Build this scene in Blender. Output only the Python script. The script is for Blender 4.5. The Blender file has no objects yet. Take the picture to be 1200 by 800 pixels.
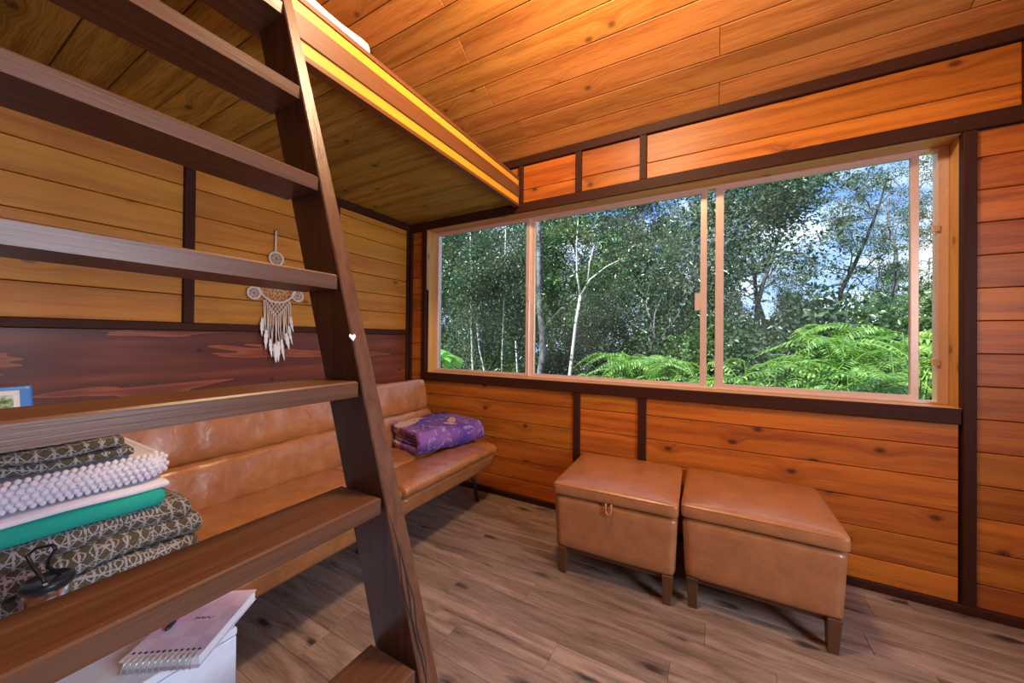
import bpy, bmesh, math, random
import numpy as np
from mathutils import Vector, Matrix, noise as mnoise

SC = bpy.context.scene
COL = SC.collection
random.seed(7)
RNG = np.random.default_rng(11)
PI = math.pi

# ------------------------------------------------------------------ camera
cam_d = bpy.data.cameras.new('camera')
cam = bpy.data.objects.new('camera', cam_d)
COL.objects.link(cam)
YAW, PITCH, ROLL, FPX, PCY = 0.510579, 0.0053966, 0.0087797, 425.5916, 394.3552
fw = Vector((-math.sin(YAW) * math.cos(PITCH), math.cos(YAW) * math.cos(PITCH), math.sin(PITCH)))
rt = Vector((math.cos(YAW), math.sin(YAW), 0))
up = rt.cross(fw)
rt2 = rt * math.cos(ROLL) + up * math.sin(ROLL)
up2 = -rt * math.sin(ROLL) + up * math.cos(ROLL)
cam.matrix_world = Matrix(((rt2.x, up2.x, -fw.x, 2.4119), (rt2.y, up2.y, -fw.y, -2.4024), (rt2.z, up2.z, -fw.z, 1.2), (0, 0, 0, 1)))
cam_d.sensor_width = 36.0
cam_d.lens = 36.0 * FPX / 1200.0
cam_d.shift_y = -(400 - PCY) / 1200.0
cam_d.clip_start = 0.02
SC.camera = cam

# ------------------------------------------------------------------ view, world, lights
SC.view_settings.view_transform = 'Standard'
SC.view_settings.look = 'None'
SC.view_settings.gamma = 1.0
SC.view_settings.use_curve_mapping = False
SC.view_settings.exposure = 0.0


def nd(nt, typ, **kw):
    n = nt.nodes.new(typ)
    for k, v in kw.items():
        if k.startswith('i_'):
            key = k[2:]
            key = int(key) if key.isdigit() else key.replace('_', ' ')
            s = n.inputs[key]
            if isinstance(v, bpy.types.NodeSocket):
                nt.links.new(v, s)
            else:
                s.default_value = v
        else:
            setattr(n, k, v)
    return n


def math_n(nt, op, a, b=None, c=None, clamp=False):
    n = nt.nodes.new('ShaderNodeMath')
    n.operation = op
    n.use_clamp = clamp
    for i, v in enumerate((a, b, c)):
        if v is None:
            continue
        if isinstance(v, bpy.types.NodeSocket):
            nt.links.new(v, n.inputs[i])
        else:
            n.inputs[i].default_value = v
    return n.outputs[0]


def ramp(nt, fac, stops, interp='LINEAR'):
    n = nt.nodes.new('ShaderNodeValToRGB')
    nt.links.new(fac, n.inputs[0])
    cr = n.color_ramp
    cr.interpolation = interp
    while len(cr.elements) > 1:
        cr.elements.remove(cr.elements[-1])
    cr.elements[0].position = stops[0][0]
    cr.elements[0].color = (*stops[0][1], 1) if len(stops[0][1]) == 3 else stops[0][1]
    for p, c in stops[1:]:
        e = cr.elements.new(p)
        e.color = (*c, 1) if len(c) == 3 else c
    return n.outputs[0]


def mixc(nt, fac, a, b, mode='MIX'):
    n = nt.nodes.new('ShaderNodeMix')
    n.data_type = 'RGBA'
    n.blend_type = mode
    for s, v in ((n.inputs[0], fac), (n.inputs[6], a), (n.inputs[7], b)):
        if isinstance(v, bpy.types.NodeSocket):
            nt.links.new(v, s)
        elif isinstance(v, (tuple, list)):
            s.default_value = (*v[:3], 1)
        else:
            s.default_value = v
    return n.outputs[2]


def vmul(nt, vec, xyz):
    n = nt.nodes.new('ShaderNodeVectorMath')
    n.operation = 'MULTIPLY'
    nt.links.new(vec, n.inputs[0])
    n.inputs[1].default_value = xyz
    return n.outputs[0]


W = bpy.data.worlds.new('sky')
SC.world = W
W.use_nodes = True
wn = W.node_tree
wn.nodes.clear()
tc = nd(wn, 'ShaderNodeTexCoord')
sep = nd(wn, 'ShaderNodeSeparateXYZ', i_0=tc.outputs['Generated'])
zz = math_n(wn, 'MAXIMUM', sep.outputs[2], 0.02)
skyc = ramp(wn, zz, [(0.0, (0.62, 0.76, 1.0)), (0.35, (0.16, 0.36, 0.86)), (1.0, (0.06, 0.2, 0.65))])
den = math_n(wn, 'ADD', zz, 0.22)
cx_ = math_n(wn, 'DIVIDE', sep.outputs[0], den)
cy_ = math_n(wn, 'DIVIDE', sep.outputs[1], den)
cv = nd(wn, 'ShaderNodeCombineXYZ', i_0=cx_, i_1=cy_, i_2=0.0)
cn = nd(wn, 'ShaderNodeTexNoise', i_Vector=cv.outputs[0], i_Scale=1.3, i_Detail=7.0, i_Roughness=0.6)
cl = ramp(wn, cn.outputs[0], [(0.44, (0, 0, 0)), (0.58, (1, 1, 1))])
skym = mixc(wn, cl, skyc, (1.15, 1.18, 1.25))
bg = nd(wn, 'ShaderNodeBackground', i_Color=skym, i_Strength=1.7)
wo = nd(wn, 'ShaderNodeOutputWorld', i_Surface=bg.outputs[0])


def light(name, kind, loc, energy, color, direction=None, **kw):
    d = bpy.data.lights.new(name, kind)
    d.energy = energy
    d.color = color
    for k, v in kw.items():
        setattr(d, k, v)
    o = bpy.data.objects.new(name, d)
    COL.objects.link(o)
    o.location = loc
    if direction is not None:
        o.rotation_euler = Vector(direction).to_track_quat('-Z', 'Y').to_euler()
    return o


light('sun', 'SUN', (0, 0, 20), 14.0, (1.0, 0.95, 0.86), (0.22, 0.62, -0.75), angle=0.01)
# added cool fill light in an assumed opening of the right wall
light('cool_side_fill', 'AREA', (4.38, -2.0, 1.5), 84, (0.72, 0.82, 1.0), (-1, -0.30, -0.12), shape='RECTANGLE', size=1.3, size_y=1.2)
# added warm fill light under the slope, its source unseen
light('warm_fill_light', 'POINT', (2.0, -1.38, 2.92), 128, (1.0, 0.76, 0.46), shadow_soft_size=0.14)

# ------------------------------------------------------------------ materials
MATS = {}


def new_mat(name):
    m = bpy.data.materials.new(name)
    m.use_nodes = True
    nt = m.node_tree
    nt.nodes.clear()
    out = nd(nt, 'ShaderNodeOutputMaterial')
    b = nd(nt, 'ShaderNodeBsdfPrincipled')
    nt.links.new(b.outputs[0], out.inputs[0])
    MATS[name] = m
    return m, nt, b


def setb(nt, b, **kw):
    for k, v in kw.items():
        s = b.inputs[k.replace('_', ' ')]
        if isinstance(v, bpy.types.NodeSocket):
            nt.links.new(v, s)
        elif isinstance(v, (tuple, list)):
            s.default_value = (*v, 1) if len(v) == 3 else v
        else:
            s.default_value = v


def bump(nt, b, h, strength=0.3, dist=0.01):
    n = nd(nt, 'ShaderNodeBump', i_Strength=strength, i_Distance=dist)
    nt.links.new(h, n.inputs['Height'])
    nt.links.new(n.outputs[0], b.inputs['Normal'])


def wood(name, light_c, dark_c, knot_c, rough=0.5, vary=0.3, knot_scale=2.4, knot_r=0.05, gscale=11.0, bstr=0.25, spec=0.35, contrast=1.0, fine=0.35):
    """planed board; the length of the board is its local X axis"""
    m, nt, b = new_mat(name)
    t = nd(nt, 'ShaderNodeTexCoord')
    oi = nd(nt, 'ShaderNodeObjectInfo')
    rnd = oi.outputs['Random']
    off = nd(nt, 'ShaderNodeCombineXYZ', i_0=math_n(nt, 'MULTIPLY', rnd, 137.0), i_1=math_n(nt, 'MULTIPLY', rnd, 61.0), i_2=math_n(nt, 'MULTIPLY', rnd, 23.0))
    add = nd(nt, 'ShaderNodeVectorMath', operation='ADD')
    nt.links.new(t.outputs['Object'], add.inputs[0])
    nt.links.new(off.outputs[0], add.inputs[1])
    co = add.outputs[0]
    vor = nd(nt, 'ShaderNodeTexVoronoi', voronoi_dimensions='2D', i_Vector=vmul(nt, co, (0.75, 1.15, 1)), i_Scale=knot_scale, i_Randomness=1.0)
    dist = vor.outputs['Distance']
    d2 = math_n(nt, 'MULTIPLY', math_n(nt, 'MULTIPLY', dist, dist), -60.0)
    fall = math_n(nt, 'POWER', 2.718, d2)
    sx = nd(nt, 'ShaderNodeSeparateXYZ', i_0=co)
    yy = math_n(nt, 'ADD', math_n(nt, 'MULTIPLY', sx.outputs[1], gscale), math_n(nt, 'MULTIPLY', fall, 0.55))
    gv = nd(nt, 'ShaderNodeCombineXYZ', i_0=math_n(nt, 'MULTIPLY', sx.outputs[0], 0.7), i_1=yy, i_2=math_n(nt, 'MULTIPLY', sx.outputs[2], 3.0))
    g1 = nd(nt, 'ShaderNodeTexNoise', i_Vector=gv.outputs[0], i_Scale=1.3, i_Detail=5.0, i_Roughness=0.6, i_Distortion=0.15)
    fv = nd(nt, 'ShaderNodeCombineXYZ', i_0=math_n(nt, 'MULTIPLY', sx.outputs[0], 7.0), i_1=math_n(nt, 'MULTIPLY', yy, 16.0), i_2=0.0)
    g2 = nd(nt, 'ShaderNodeTexNoise', i_Vector=fv.outputs[0], i_Scale=1.0, i_Detail=3.0, i_Roughness=0.6)
    gr = math_n(nt, 'ADD', math_n(nt, 'MULTIPLY', g1.outputs[0], 1.0), math_n(nt, 'MULTIPLY', math_n(nt, 'SUBTRACT', g2.outputs[0], 0.5), fine))
    gr = math_n(nt, 'ADD', math_n(nt, 'MULTIPLY', math_n(nt, 'SUBTRACT', gr, 0.5), contrast), 0.5)
    base = ramp(nt, gr, [(0.3, dark_c), (0.62, light_c)])
    hv = nd(nt, 'ShaderNodeHueSaturation', i_Color=base)
    nt.links.new(math_n(nt, 'ADD', math_n(nt, 'MULTIPLY', rnd, vary), 1.0 - vary / 2), hv.inputs['Value'])
    r2 = math_n(nt, 'FRACT', math_n(nt, 'MULTIPLY', rnd, 17.3))
    nt.links.new(math_n(nt, 'ADD', math_n(nt, 'MULTIPLY', r2, 0.010), 0.495), hv.inputs['Hue'])
    ring = math_n(nt, 'SINE', math_n(nt, 'MULTIPLY', dist, 260.0))
    kfac = nd(nt, 'ShaderNodeMapRange', i_1=knot_r, i_2=knot_r * 0.35, i_3=0.0, i_4=1.0)
    nt.links.new(math_n(nt, 'ADD', dist, math_n(nt, 'MULTIPLY', math_n(nt, 'SUBTRACT', g2.outputs[0], 0.5), 0.02)), kfac.inputs[0])
    kf = math_n(nt, 'MULTIPLY', kfac.outputs[0], math_n(nt, 'ADD', math_n(nt, 'MULTIPLY', ring, 0.16), 0.8))
    kr = nd(nt, 'ShaderNodeMapRange', i_1=knot_r * 2.6, i_2=knot_r * 0.8, i_3=0.0, i_4=0.35)
    nt.links.new(dist, kr.inputs[0])
    c1 = mixc(nt, kr.outputs[0], hv.outputs[0], dark_c)
    c2 = mixc(nt, kf, c1, knot_c)
    setb(nt, b, Base_Color=c2, Roughness=rough, Specular_IOR_Level=spec)
    bump(nt, b, gr, bstr, 0.004)
    return m


wood('cedar_wall', (0.55, 0.150, 0.016), (0.30, 0.066, 0.008), (0.035, 0.010, 0.004), rough=0.42, vary=0.40, contrast=1.15, fine=0.5, gscale=13, knot_scale=2.7, knot_r=0.062)
wood('cedar_ceiling', (0.60, 0.215, 0.045), (0.38, 0.115, 0.020), (0.14, 0.04, 0.010), rough=0.55, vary=0.26, contrast=1.4, fine=0.6, gscale=14)
wood('wood_left_lit', (0.62, 0.240, 0.025), (0.44, 0.148, 0.014), (0.09, 0.035, 0.01), rough=0.5, vary=0.18, contrast=1.2, fine=0.6, gscale=14)  # same wood as the window wall, its yellower light put into the colour
wood('wood_loft_lit', (0.46, 0.275, 0.045), (0.25, 0.135, 0.020), (0.035, 0.02, 0.010), rough=0.6, vary=0.3, contrast=1.6, fine=0.7, gscale=14)  # same wood again, the olive light under the loft put into the colour
wood('wood_fascia_lit', (0.86, 0.40, 0.035), (0.74, 0.30, 0.02), (0.28, 0.07, 0.01), rough=0.4, vary=0.05, contrast=0.7, knot_scale=1.6)  # strong light on the edge beam is put into the base colour
wood('jamb_cedar', (0.66, 0.34, 0.10), (0.50, 0.21, 0.05), (0.12, 0.05, 0.03), rough=0.35, vary=0.06)
wood('leg_wood', (0.13, 0.055, 0.024), (0.075, 0.028, 0.012), (0.05, 0.02, 0.01), rough=0.4, vary=0.1, gscale=30)


def painted(name, col, col2, rough=0.42, grain=26.0, spec=0.4):
    m, nt, b = new_mat(name)
    t = nd(nt, 'ShaderNodeTexCoord')
    v = vmul(nt, t.outputs['Object'], (1.2, grain, grain))
    n1 = nd(nt, 'ShaderNodeTexNoise', i_Vector=v, i_Scale=1.5, i_Detail=4.0, i_Roughness=0.65)
    n2 = nd(nt, 'ShaderNodeTexNoise', i_Vector=t.outputs['Object'], i_Scale=130.0, i_Detail=3.0)
    chip = ramp(nt, n2.outputs[0], [(0.72, (0, 0, 0)), (0.75, (1, 1, 1))])
    base = ramp(nt, n1.outputs[0], [(0.35, col), (0.7, col2)])
    c = mixc(nt, math_n(nt, 'MULTIPLY', chip, 0.35), base, (0.42, 0.26, 0.16))
    setb(nt, b, Base_Color=c, Roughness=rough, Specular_IOR_Level=spec)
    bump(nt, b, n1.outputs[0], 0.35, 0.003)
    return m


painted('trim_brown', (0.044, 0.0115, 0.0055), (0.058, 0.016, 0.0075), 0.55, spec=0.15)
painted('ladder_brown', (0.082, 0.030, 0.0135), (0.14, 0.058, 0.031), 0.36, 40.0)
painted('cap_brown', (0.155, 0.048, 0.012), (0.19, 0.062, 0.016), 0.45)

# dark stained plywood panel
m, nt, b = new_mat('stained_panel')
t = nd(nt, 'ShaderNodeTexCoord')
v = vmul(nt, t.outputs['Object'], (0.42, 4.2, 1))
n1 = nd(nt, 'ShaderNodeTexNoise', i_Vector=v, i_Scale=1.5, i_Detail=3.0, i_Roughness=0.5, i_Distortion=0.35)
bands = math_n(nt, 'FRACT', math_n(nt, 'MULTIPLY', n1.outputs[0], 5.5))
fv = vmul(nt, t.outputs['Object'], (5, 120, 1))
n2 = nd(nt, 'ShaderNodeTexNoise', i_Vector=fv, i_Scale=1.0, i_Detail=2.0)
mix = math_n(nt, 'ADD', bands, math_n(nt, 'MULTIPLY', math_n(nt, 'SUBTRACT', n2.outputs[0], 0.5), 0.5))
c = ramp(nt, mix, [(0.0, (0.33, 0.085, 0.036)), (0.16, (0.20, 0.046, 0.021)), (0.6, (0.135, 0.030, 0.016)), (1.0, (0.09, 0.021, 0.013))])
vor = nd(nt, 'ShaderNodeTexVoronoi', voronoi_dimensions='2D', i_Vector=vmul(nt, t.outputs['Object'], (0.8, 1.3, 1)), i_Scale=2.9)
kf = nd(nt, 'ShaderNodeMapRange', i_0=vor.outputs['Distance'], i_1=0.045, i_2=0.02, i_3=0.0, i_4=0.8)
c = mixc(nt, kf.outputs[0], c, (0.025, 0.008, 0.006))
setb(nt, b, Base_Color=c, Roughness=0.42, Specular_IOR_Level=0.35)
bump(nt, b, n2.outputs[0], 0.15, 0.002)

# vinyl oak floor
m, nt, b = new_mat('floor_oak')
t = nd(nt, 'ShaderNodeTexCoord')
oi = nd(nt, 'ShaderNodeObjectInfo')
rnd = oi.outputs['Random']
off = nd(nt, 'ShaderNodeCombineXYZ', i_0=math_n(nt, 'MULTIPLY', rnd, 91.0), i_1=math_n(nt, 'MULTIPLY', rnd, 47.0), i_2=0.0)
add = nd(nt, 'ShaderNodeVectorMath', operation='ADD')
nt.links.new(t.outputs['Object'], add.inputs[0])
nt.links.new(off.outputs[0], add.inputs[1])
co = add.outputs[0]
n1 = nd(nt, 'ShaderNodeTexNoise', i_Vector=vmul(nt, co, (1.5, 13, 1)), i_Scale=1.3, i_Detail=6.0, i_Roughness=0.62, i_Distortion=0.9)
n2 = nd(nt, 'ShaderNodeTexNoise', i_Vector=vmul(nt, co, (14, 210, 1)), i_Scale=1.0, i_Detail=3.0, i_Roughness=0.7)
gr = math_n(nt, 'ADD', n1.outputs[0], math_n(nt, 'MULTIPLY', math_n(nt, 'SUBTRACT', n2.outputs[0], 0.5), 0.5))
c = ramp(nt, gr, [(0.25, (0.085, 0.053, 0.040)), (0.45, (0.225, 0.150, 0.116)), (0.68, (0.375, 0.265, 0.215))])
hv = nd(nt, 'ShaderNodeHueSaturation', i_Color=c)
nt.links.new(math_n(nt, 'ADD', math_n(nt, 'MULTIPLY', rnd, 0.3), 0.87), hv.inputs['Value'])
n3 = nd(nt, 'ShaderNodeTexNoise', i_Vector=vmul(nt, co, (9, 26, 1)), i_Scale=1.0, i_Detail=3.0)
vk = nd(nt, 'ShaderNodeTexVoronoi', voronoi_dimensions='2D', i_Vector=vmul(nt, co, (0.8, 2.6, 1)), i_Scale=2.0)
kd = math_n(nt, 'ADD', vk.outputs['Distance'], math_n(nt, 'MULTIPLY', math_n(nt, 'SUBTRACT', n3.outputs[0], 0.5), 0.34))
cr = nd(nt, 'ShaderNodeMapRange', i_0=kd, i_1=0.12, i_2=0.02, i_3=0.0, i_4=0.9)
c = mixc(nt, cr.outputs[0], hv.outputs[0], (0.022, 0.017, 0.018))
setb(nt, b, Base_Color=c, Roughness=math_n(nt, 'ADD', math_n(nt, 'MULTIPLY', n2.outputs[0], 0.22), 0.34), Specular_IOR_Level=0.5)
bump(nt, b, gr, 0.12, 0.002)


def leather(name, col, col2, rough=0.36, coat=0.6, bst=0.2):
    m, nt, b = new_mat(name)
    t = nd(nt, 'ShaderNodeTexCoord')
    n1 = nd(nt, 'ShaderNodeTexNoise', i_Vector=t.outputs['Object'], i_Scale=14.0, i_Detail=5.0, i_Roughness=0.6)
    n2 = nd(nt, 'ShaderNodeTexVoronoi', i_Vector=t.outputs['Object'], i_Scale=420.0)
    n3 = nd(nt, 'ShaderNodeTexNoise', i_Vector=t.outputs['Object'], i_Scale=16.0, i_Detail=2.0, i_Distortion=0.8)
    c = ramp(nt, n1.outputs[0], [(0.35, col), (0.65, col2)])
    setb(nt, b, Base_Color=c, Roughness=rough, Specular_IOR_Level=0.5, Coat_Weight=coat, Coat_Roughness=0.3)
    h = math_n(nt, 'ADD', math_n(nt, 'MULTIPLY', n2.outputs['Distance'], 0.05), n3.outputs[0])
    bump(nt, b, h, bst, 0.012)
    return m


leather('futon_leather', (0.30, 0.105, 0.030), (0.40, 0.150, 0.046), 0.28, 0.7, 0.4)
leather('ottoman_leather', (0.35, 0.125, 0.042), (0.43, 0.165, 0.06), 0.36)


def plain(name, col, rough=0.5, metal=0.0, spec=0.5, emit=None, bumps=None):
    m, nt, b = new_mat(name)
    t = nd(nt, 'ShaderNodeTexCoord')
    n1 = nd(nt, 'ShaderNodeTexNoise', i_Vector=t.outputs['Object'], i_Scale=60.0, i_Detail=3.0)
    c = mixc(nt, n1.outputs[0], tuple(x * 0.9 for x in col), tuple(min(1, x * 1.08) for x in col))
    setb(nt, b, Base_Color=c, Roughness=rough, Metallic=metal, Specular_IOR_Level=spec)
    if emit:
        setb(nt, b, Emission_Color=emit[0], Emission_Strength=emit[1])
    if bumps:
        bump(nt, b, n1.outputs[0], bumps, 0.003)
    return m


plain('dark_gap', (0.012, 0.006, 0.004), 0.9)
plain('frame_tan', (0.86, 0.60, 0.48), 0.28, 0.3)
plain('rubber_black', (0.02, 0.022, 0.025), 0.6)
plain('white_lacquer', (0.74, 0.76, 0.84), 0.35)
plain('black_metal', (0.012, 0.012, 0.014), 0.4)
plain('black_plastic', (0.012, 0.016, 0.022), 0.3)
plain('steel', (0.62, 0.58, 0.56), 0.22, 1.0)
plain('white_fabric', (0.80, 0.78, 0.86), 0.85, bumps=0.5)
plain('cotton_cord', (0.80, 0.70, 0.62), 0.9, bumps=0.5)
plain('feather_white', (0.82, 0.78, 0.80), 0.8, bumps=0.4)
plain('bead_wood', (0.42, 0.2, 0.06), 0.4)
plain('teal_fabric', (0.012, 0.37, 0.29), 0.9, bumps=0.6)
plain('bobble_white', (0.74, 0.71, 0.80), 0.8, bumps=0.3)
plain('blue_card', (0.03, 0.20, 0.62), 0.35)
plain('paper', (0.74, 0.74, 0.78), 0.7)
plain('page_lilac', (0.66, 0.55, 0.72), 0.55)
plain('wire_gold', (0.62, 0.60, 0.50), 0.3, 0.7)
plain('wicker', (0.15, 0.075, 0.03), 0.7, bumps=0.6)
plain('shell', (0.70, 0.56, 0.48), 0.4)
plain('magenta_pen', (0.55, 0.02, 0.35), 0.35)
plain('tape_white', (0.85, 0.80, 0.78), 0.5)
plain('wall_plain', (0.22, 0.085, 0.025), 0.6)
plain('lamp_brass', (0.35, 0.22, 0.08), 0.3, 0.8)
plain('bark_pale', (0.46, 0.42, 0.37), 0.8, bumps=0.7)
plain('bulb_glow', (1, 0.8, 0.5), 0.4, emit=((1.0, 0.72, 0.4), 6.0))

# bark with mottling
m, nt, b = new_mat('bark_dark')
t = nd(nt, 'ShaderNodeTexCoord')
n1 = nd(nt, 'ShaderNodeTexNoise', i_Vector=vmul(nt, t.outputs['Object'], (9, 9, 3)), i_Scale=1.6, i_Detail=5.0, i_Roughness=0.7)
c = ramp(nt, n1.outputs[0], [(0.4, (0.045, 0.04, 0.04)), (0.62, (0.22, 0.21, 0.205))])
setb(nt, b, Base_Color=c, Roughness=0.9)
bump(nt, b, n1.outputs[0], 0.6, 0.02)

# forest floor
m, nt, b = new_mat('forest_floor')
t = nd(nt, 'ShaderNodeTexCoord')
n1 = nd(nt, 'ShaderNodeTexNoise', i_Vector=t.outputs['Object'], i_Scale=2.0, i_Detail=6.0)
c = ramp(nt, n1.outputs[0], [(0.35, (0.02, 0.03, 0.012)), (0.65, (0.06, 0.085, 0.03))])
setb(nt, b, Base_Color=c, Roughness=0.95)


def leafmat(name, c_dark, c_mid, c_light, rough=0.32, trans=0.35):
    m = bpy.data.materials.new(name)
    m.use_nodes = True
    nt = m.node_tree
    nt.nodes.clear()
    out = nd(nt, 'ShaderNodeOutputMaterial')
    g = nd(nt, 'ShaderNodeNewGeometry')
    c = ramp(nt, g.outputs['Random Per Island'], [(0.0, c_dark), (0.5, c_mid), (1.0, c_light)])
    p = nd(nt, 'ShaderNodeBsdfPrincipled', i_Base_Color=c, i_Roughness=rough)
    p.inputs['Specular IOR Level'].default_value = 0.5
    tr = nd(nt, 'ShaderNodeBsdfTranslucent', i_Color=mixc(nt, 1.0, c, (1.25, 1.35, 0.55), 'MULTIPLY'))
    mx = nd(nt, 'ShaderNodeMixShader', i_0=trans)
    nt.links.new(p.outputs[0], mx.inputs[1])
    nt.links.new(tr.outputs[0], mx.inputs[2])
    nt.links.new(mx.outputs[0], out.inputs[0])
    MATS[name] = m
    return m


leafmat('leaf_dark', (0.022, 0.042, 0.024), (0.048, 0.085, 0.045), (0.12, 0.18, 0.09), 0.26, 0.28)
leafmat('leaf_mid', (0.035, 0.075, 0.025), (0.075, 0.15, 0.045), (0.16, 0.27, 0.09), 0.28, 0.38)
leafmat('leaf_grey', (0.045, 0.075, 0.04), (0.085, 0.13, 0.065), (0.15, 0.21, 0.10), 0.4, 0.4)
leafmat('leaf_bright', (0.07, 0.16, 0.03), (0.16, 0.30, 0.06), (0.32, 0.48, 0.14), 0.38, 0.4)
leafmat('leaf_broad', (0.15, 0.34, 0.10), (0.24, 0.46, 0.15), (0.36, 0.58, 0.24), 0.4, 0.4)

# thin window glass with a breath of dust
m = bpy.data.materials.new('window_glass')
m.use_nodes = True
nt = m.node_tree
nt.nodes.clear()
out = nd(nt, 'ShaderNodeOutputMaterial')
tr = nd(nt, 'ShaderNodeBsdfTransparent', i_Color=(0.86, 0.93, 0.97, 1))
gl = nd(nt, 'ShaderNodeBsdfGlossy', i_Roughness=0.02)
fr = nd(nt, 'ShaderNodeFresnel', i_IOR=1.35)
df = nd(nt, 'ShaderNodeBsdfDiffuse', i_Color=(0.6, 0.68, 0.75, 1))
tcg = nd(nt, 'ShaderNodeTexCoord')
dn = nd(nt, 'ShaderNodeTexNoise', i_Vector=tcg.outputs['Object'], i_Scale=2.0, i_Detail=4.0)
dus = nd(nt, 'ShaderNodeMapRange', i_0=dn.outputs[0], i_1=0.4, i_2=0.75, i_3=0.0, i_4=0.05)
m1 = nd(nt, 'ShaderNodeMixShader', i_0=dus.outputs[0])
nt.links.new(tr.outputs[0], m1.inputs[1])
nt.links.new(df.outputs[0], m1.inputs[2])
m2 = nd(nt, 'ShaderNodeMixShader', i_0=math_n(nt, 'MULTIPLY', fr.outputs[0], 0.45))
nt.links.new(m1.outputs[0], m2.inputs[1])
nt.links.new(gl.outputs[0], m2.inputs[2])
nt.links.new(m2.outputs[0], out.inputs[0])
MATS['window_glass'] = m

# clear plastic tumbler wall
plain('clear_plastic', (0.5, 0.5, 0.52), 0.1)

# woven lattice blanket (bars, dashes and diagonals in grey on olive)
m, nt, b = new_mat('lattice_weave')
t = nd(nt, 'ShaderNodeTexCoord')
wob = nd(nt, 'ShaderNodeTexNoise', i_Vector=t.outputs['Object'], i_Scale=9.0, i_Detail=2.0)
wv = nd(nt, 'ShaderNodeVectorMath', operation='MULTIPLY_ADD')
nt.links.new(wob.outputs['Color'], wv.inputs[0])
wv.inputs[1].default_value = (0.022, 0.022, 0.022)
nt.links.new(t.outputs['Object'], wv.inputs[2])
sp = nd(nt, 'ShaderNodeSeparateXYZ', i_0=wv.outputs[0])
U = math_n(nt, 'MULTIPLY', sp.outputs[1], 1 / 0.030)
Vv = math_n(nt, 'ADD', math_n(nt, 'MULTIPLY', sp.outputs[2], 1 / 0.030), math_n(nt, 'MULTIPLY', sp.outputs[0], 1 / 0.030))


def line(val, half):
    f = math_n(nt, 'ABSOLUTE', math_n(nt, 'SUBTRACT', math_n(nt, 'FRACT', val), 0.5))
    return math_n(nt, 'LESS_THAN', f, half)


l1 = line(U, 0.09)
l2 = line(Vv, 0.05)
l3 = line(math_n(nt, 'ADD', U, Vv), 0.06)
l4 = line(math_n(nt, 'SUBTRACT', U, Vv), 0.06)
al = math_n(nt, 'MAXIMUM', math_n(nt, 'MAXIMUM', l1, l2), math_n(nt, 'MAXIMUM', l3, l4))
thr = nd(nt, 'ShaderNodeTexNoise', i_Vector=t.outputs['Object'], i_Scale=160.0, i_Detail=2.0)
brk = math_n(nt, 'GREATER_THAN', thr.outputs[0], 0.38)
c = mixc(nt, math_n(nt, 'MULTIPLY', al, brk), mixc(nt, thr.outputs[0], (0.05, 0.043, 0.026), (0.15, 0.13, 0.085)), (0.37, 0.36, 0.385))
setb(nt, b, Base_Color=c, Roughness=0.95, Specular_IOR_Level=0.1)
bump(nt, b, math_n(nt, 'ADD', thr.outputs[0], math_n(nt, 'MULTIPLY', al, 0.6)), 0.7, 0.004)

# purple printed quilt
m, nt, b = new_mat('quilt_print')
t = nd(nt, 'ShaderNodeTexCoord')
n1 = nd(nt, 'ShaderNodeTexNoise', i_Vector=t.outputs['Object'], i_Scale=4.2, i_Detail=2.0, i_Distortion=0.5)
base = ramp(nt, n1.outputs[0], [(0.36, (0.06, 0.06, 0.34)), (0.5, (0.17, 0.07, 0.30)), (0.66, (0.27, 0.12, 0.40))])
n2 = nd(nt, 'ShaderNodeTexNoise', i_Vector=t.outputs['Object'], i_Scale=11.0, i_Detail=5.0, i_Roughness=0.65, i_Distortion=2.2)
cor = ramp(nt, n2.outputs[0], [(0.56, (0, 0, 0)), (0.60, (1, 1, 1))])
c = mixc(nt, math_n(nt, 'MULTIPLY', cor, 0.75), base, (0.46, 0.40, 0.70))
# two peach sea creatures printed on the cloth
spq = nd(nt, 'ShaderNodeSeparateXYZ', i_0=t.outputs['Object'])


def blob(cx, cy, rx, ry, ang):
    ux = math_n(nt, 'SUBTRACT', spq.outputs[0], cx)
    uy = math_n(nt, 'SUBTRACT', spq.outputs[1], cy)
    ca, sa = math.cos(ang), math.sin(ang)
    a = math_n(nt, 'ADD', math_n(nt, 'MULTIPLY', ux, ca / rx), math_n(nt, 'MULTIPLY', uy, sa / rx))
    d = math_n(nt, 'ADD', math_n(nt, 'MULTIPLY', ux, -sa / ry), math_n(nt, 'MULTIPLY', uy, ca / ry))
    r = math_n(nt, 'SQRT', math_n(nt, 'ADD', math_n(nt, 'MULTIPLY', a, a), math_n(nt, 'MULTIPLY', d, d)))
    r = math_n(nt, 'ADD', r, math_n(nt, 'MULTIPLY', math_n(nt, 'SUBTRACT', n2.outputs[0], 0.5), 1.6))
    return math_n(nt, 'LESS_THAN', r, 0.8)


bl = math_n(nt, 'MAXIMUM', blob(-0.10, -0.14, 0.07, 0.20, 0.5), math_n(nt, 'MAXIMUM', blob(0.06, 0.12, 0.035, 0.10, 0.9), blob(0.13, 0.05, 0.06, 0.022, 0.4)))
dots = nd(nt, 'ShaderNodeTexVoronoi', i_Vector=t.outputs['Object'], i_Scale=75.0)
c = mixc(nt, math_n(nt, 'MULTIPLY', bl, math_n(nt, 'GREATER_THAN', dots.outputs['Distance'], 0.30)), c, (0.74, 0.47, 0.36))
fnz = nd(nt, 'ShaderNodeTexNoise', i_Vector=vmul(nt, t.outputs['Object'], (60, 240, 60)), i_Scale=1.0, i_Detail=1.0)
c = mixc(nt, math_n(nt, 'MULTIPLY', fnz.outputs[0], 0.3), c, (0.05, 0.02, 0.1))
setb(nt, b, Base_Color=c, Roughness=0.85, Specular_IOR_Level=0.2)
bump(nt, b, fnz.outputs[0], 0.4, 0.003)

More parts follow.
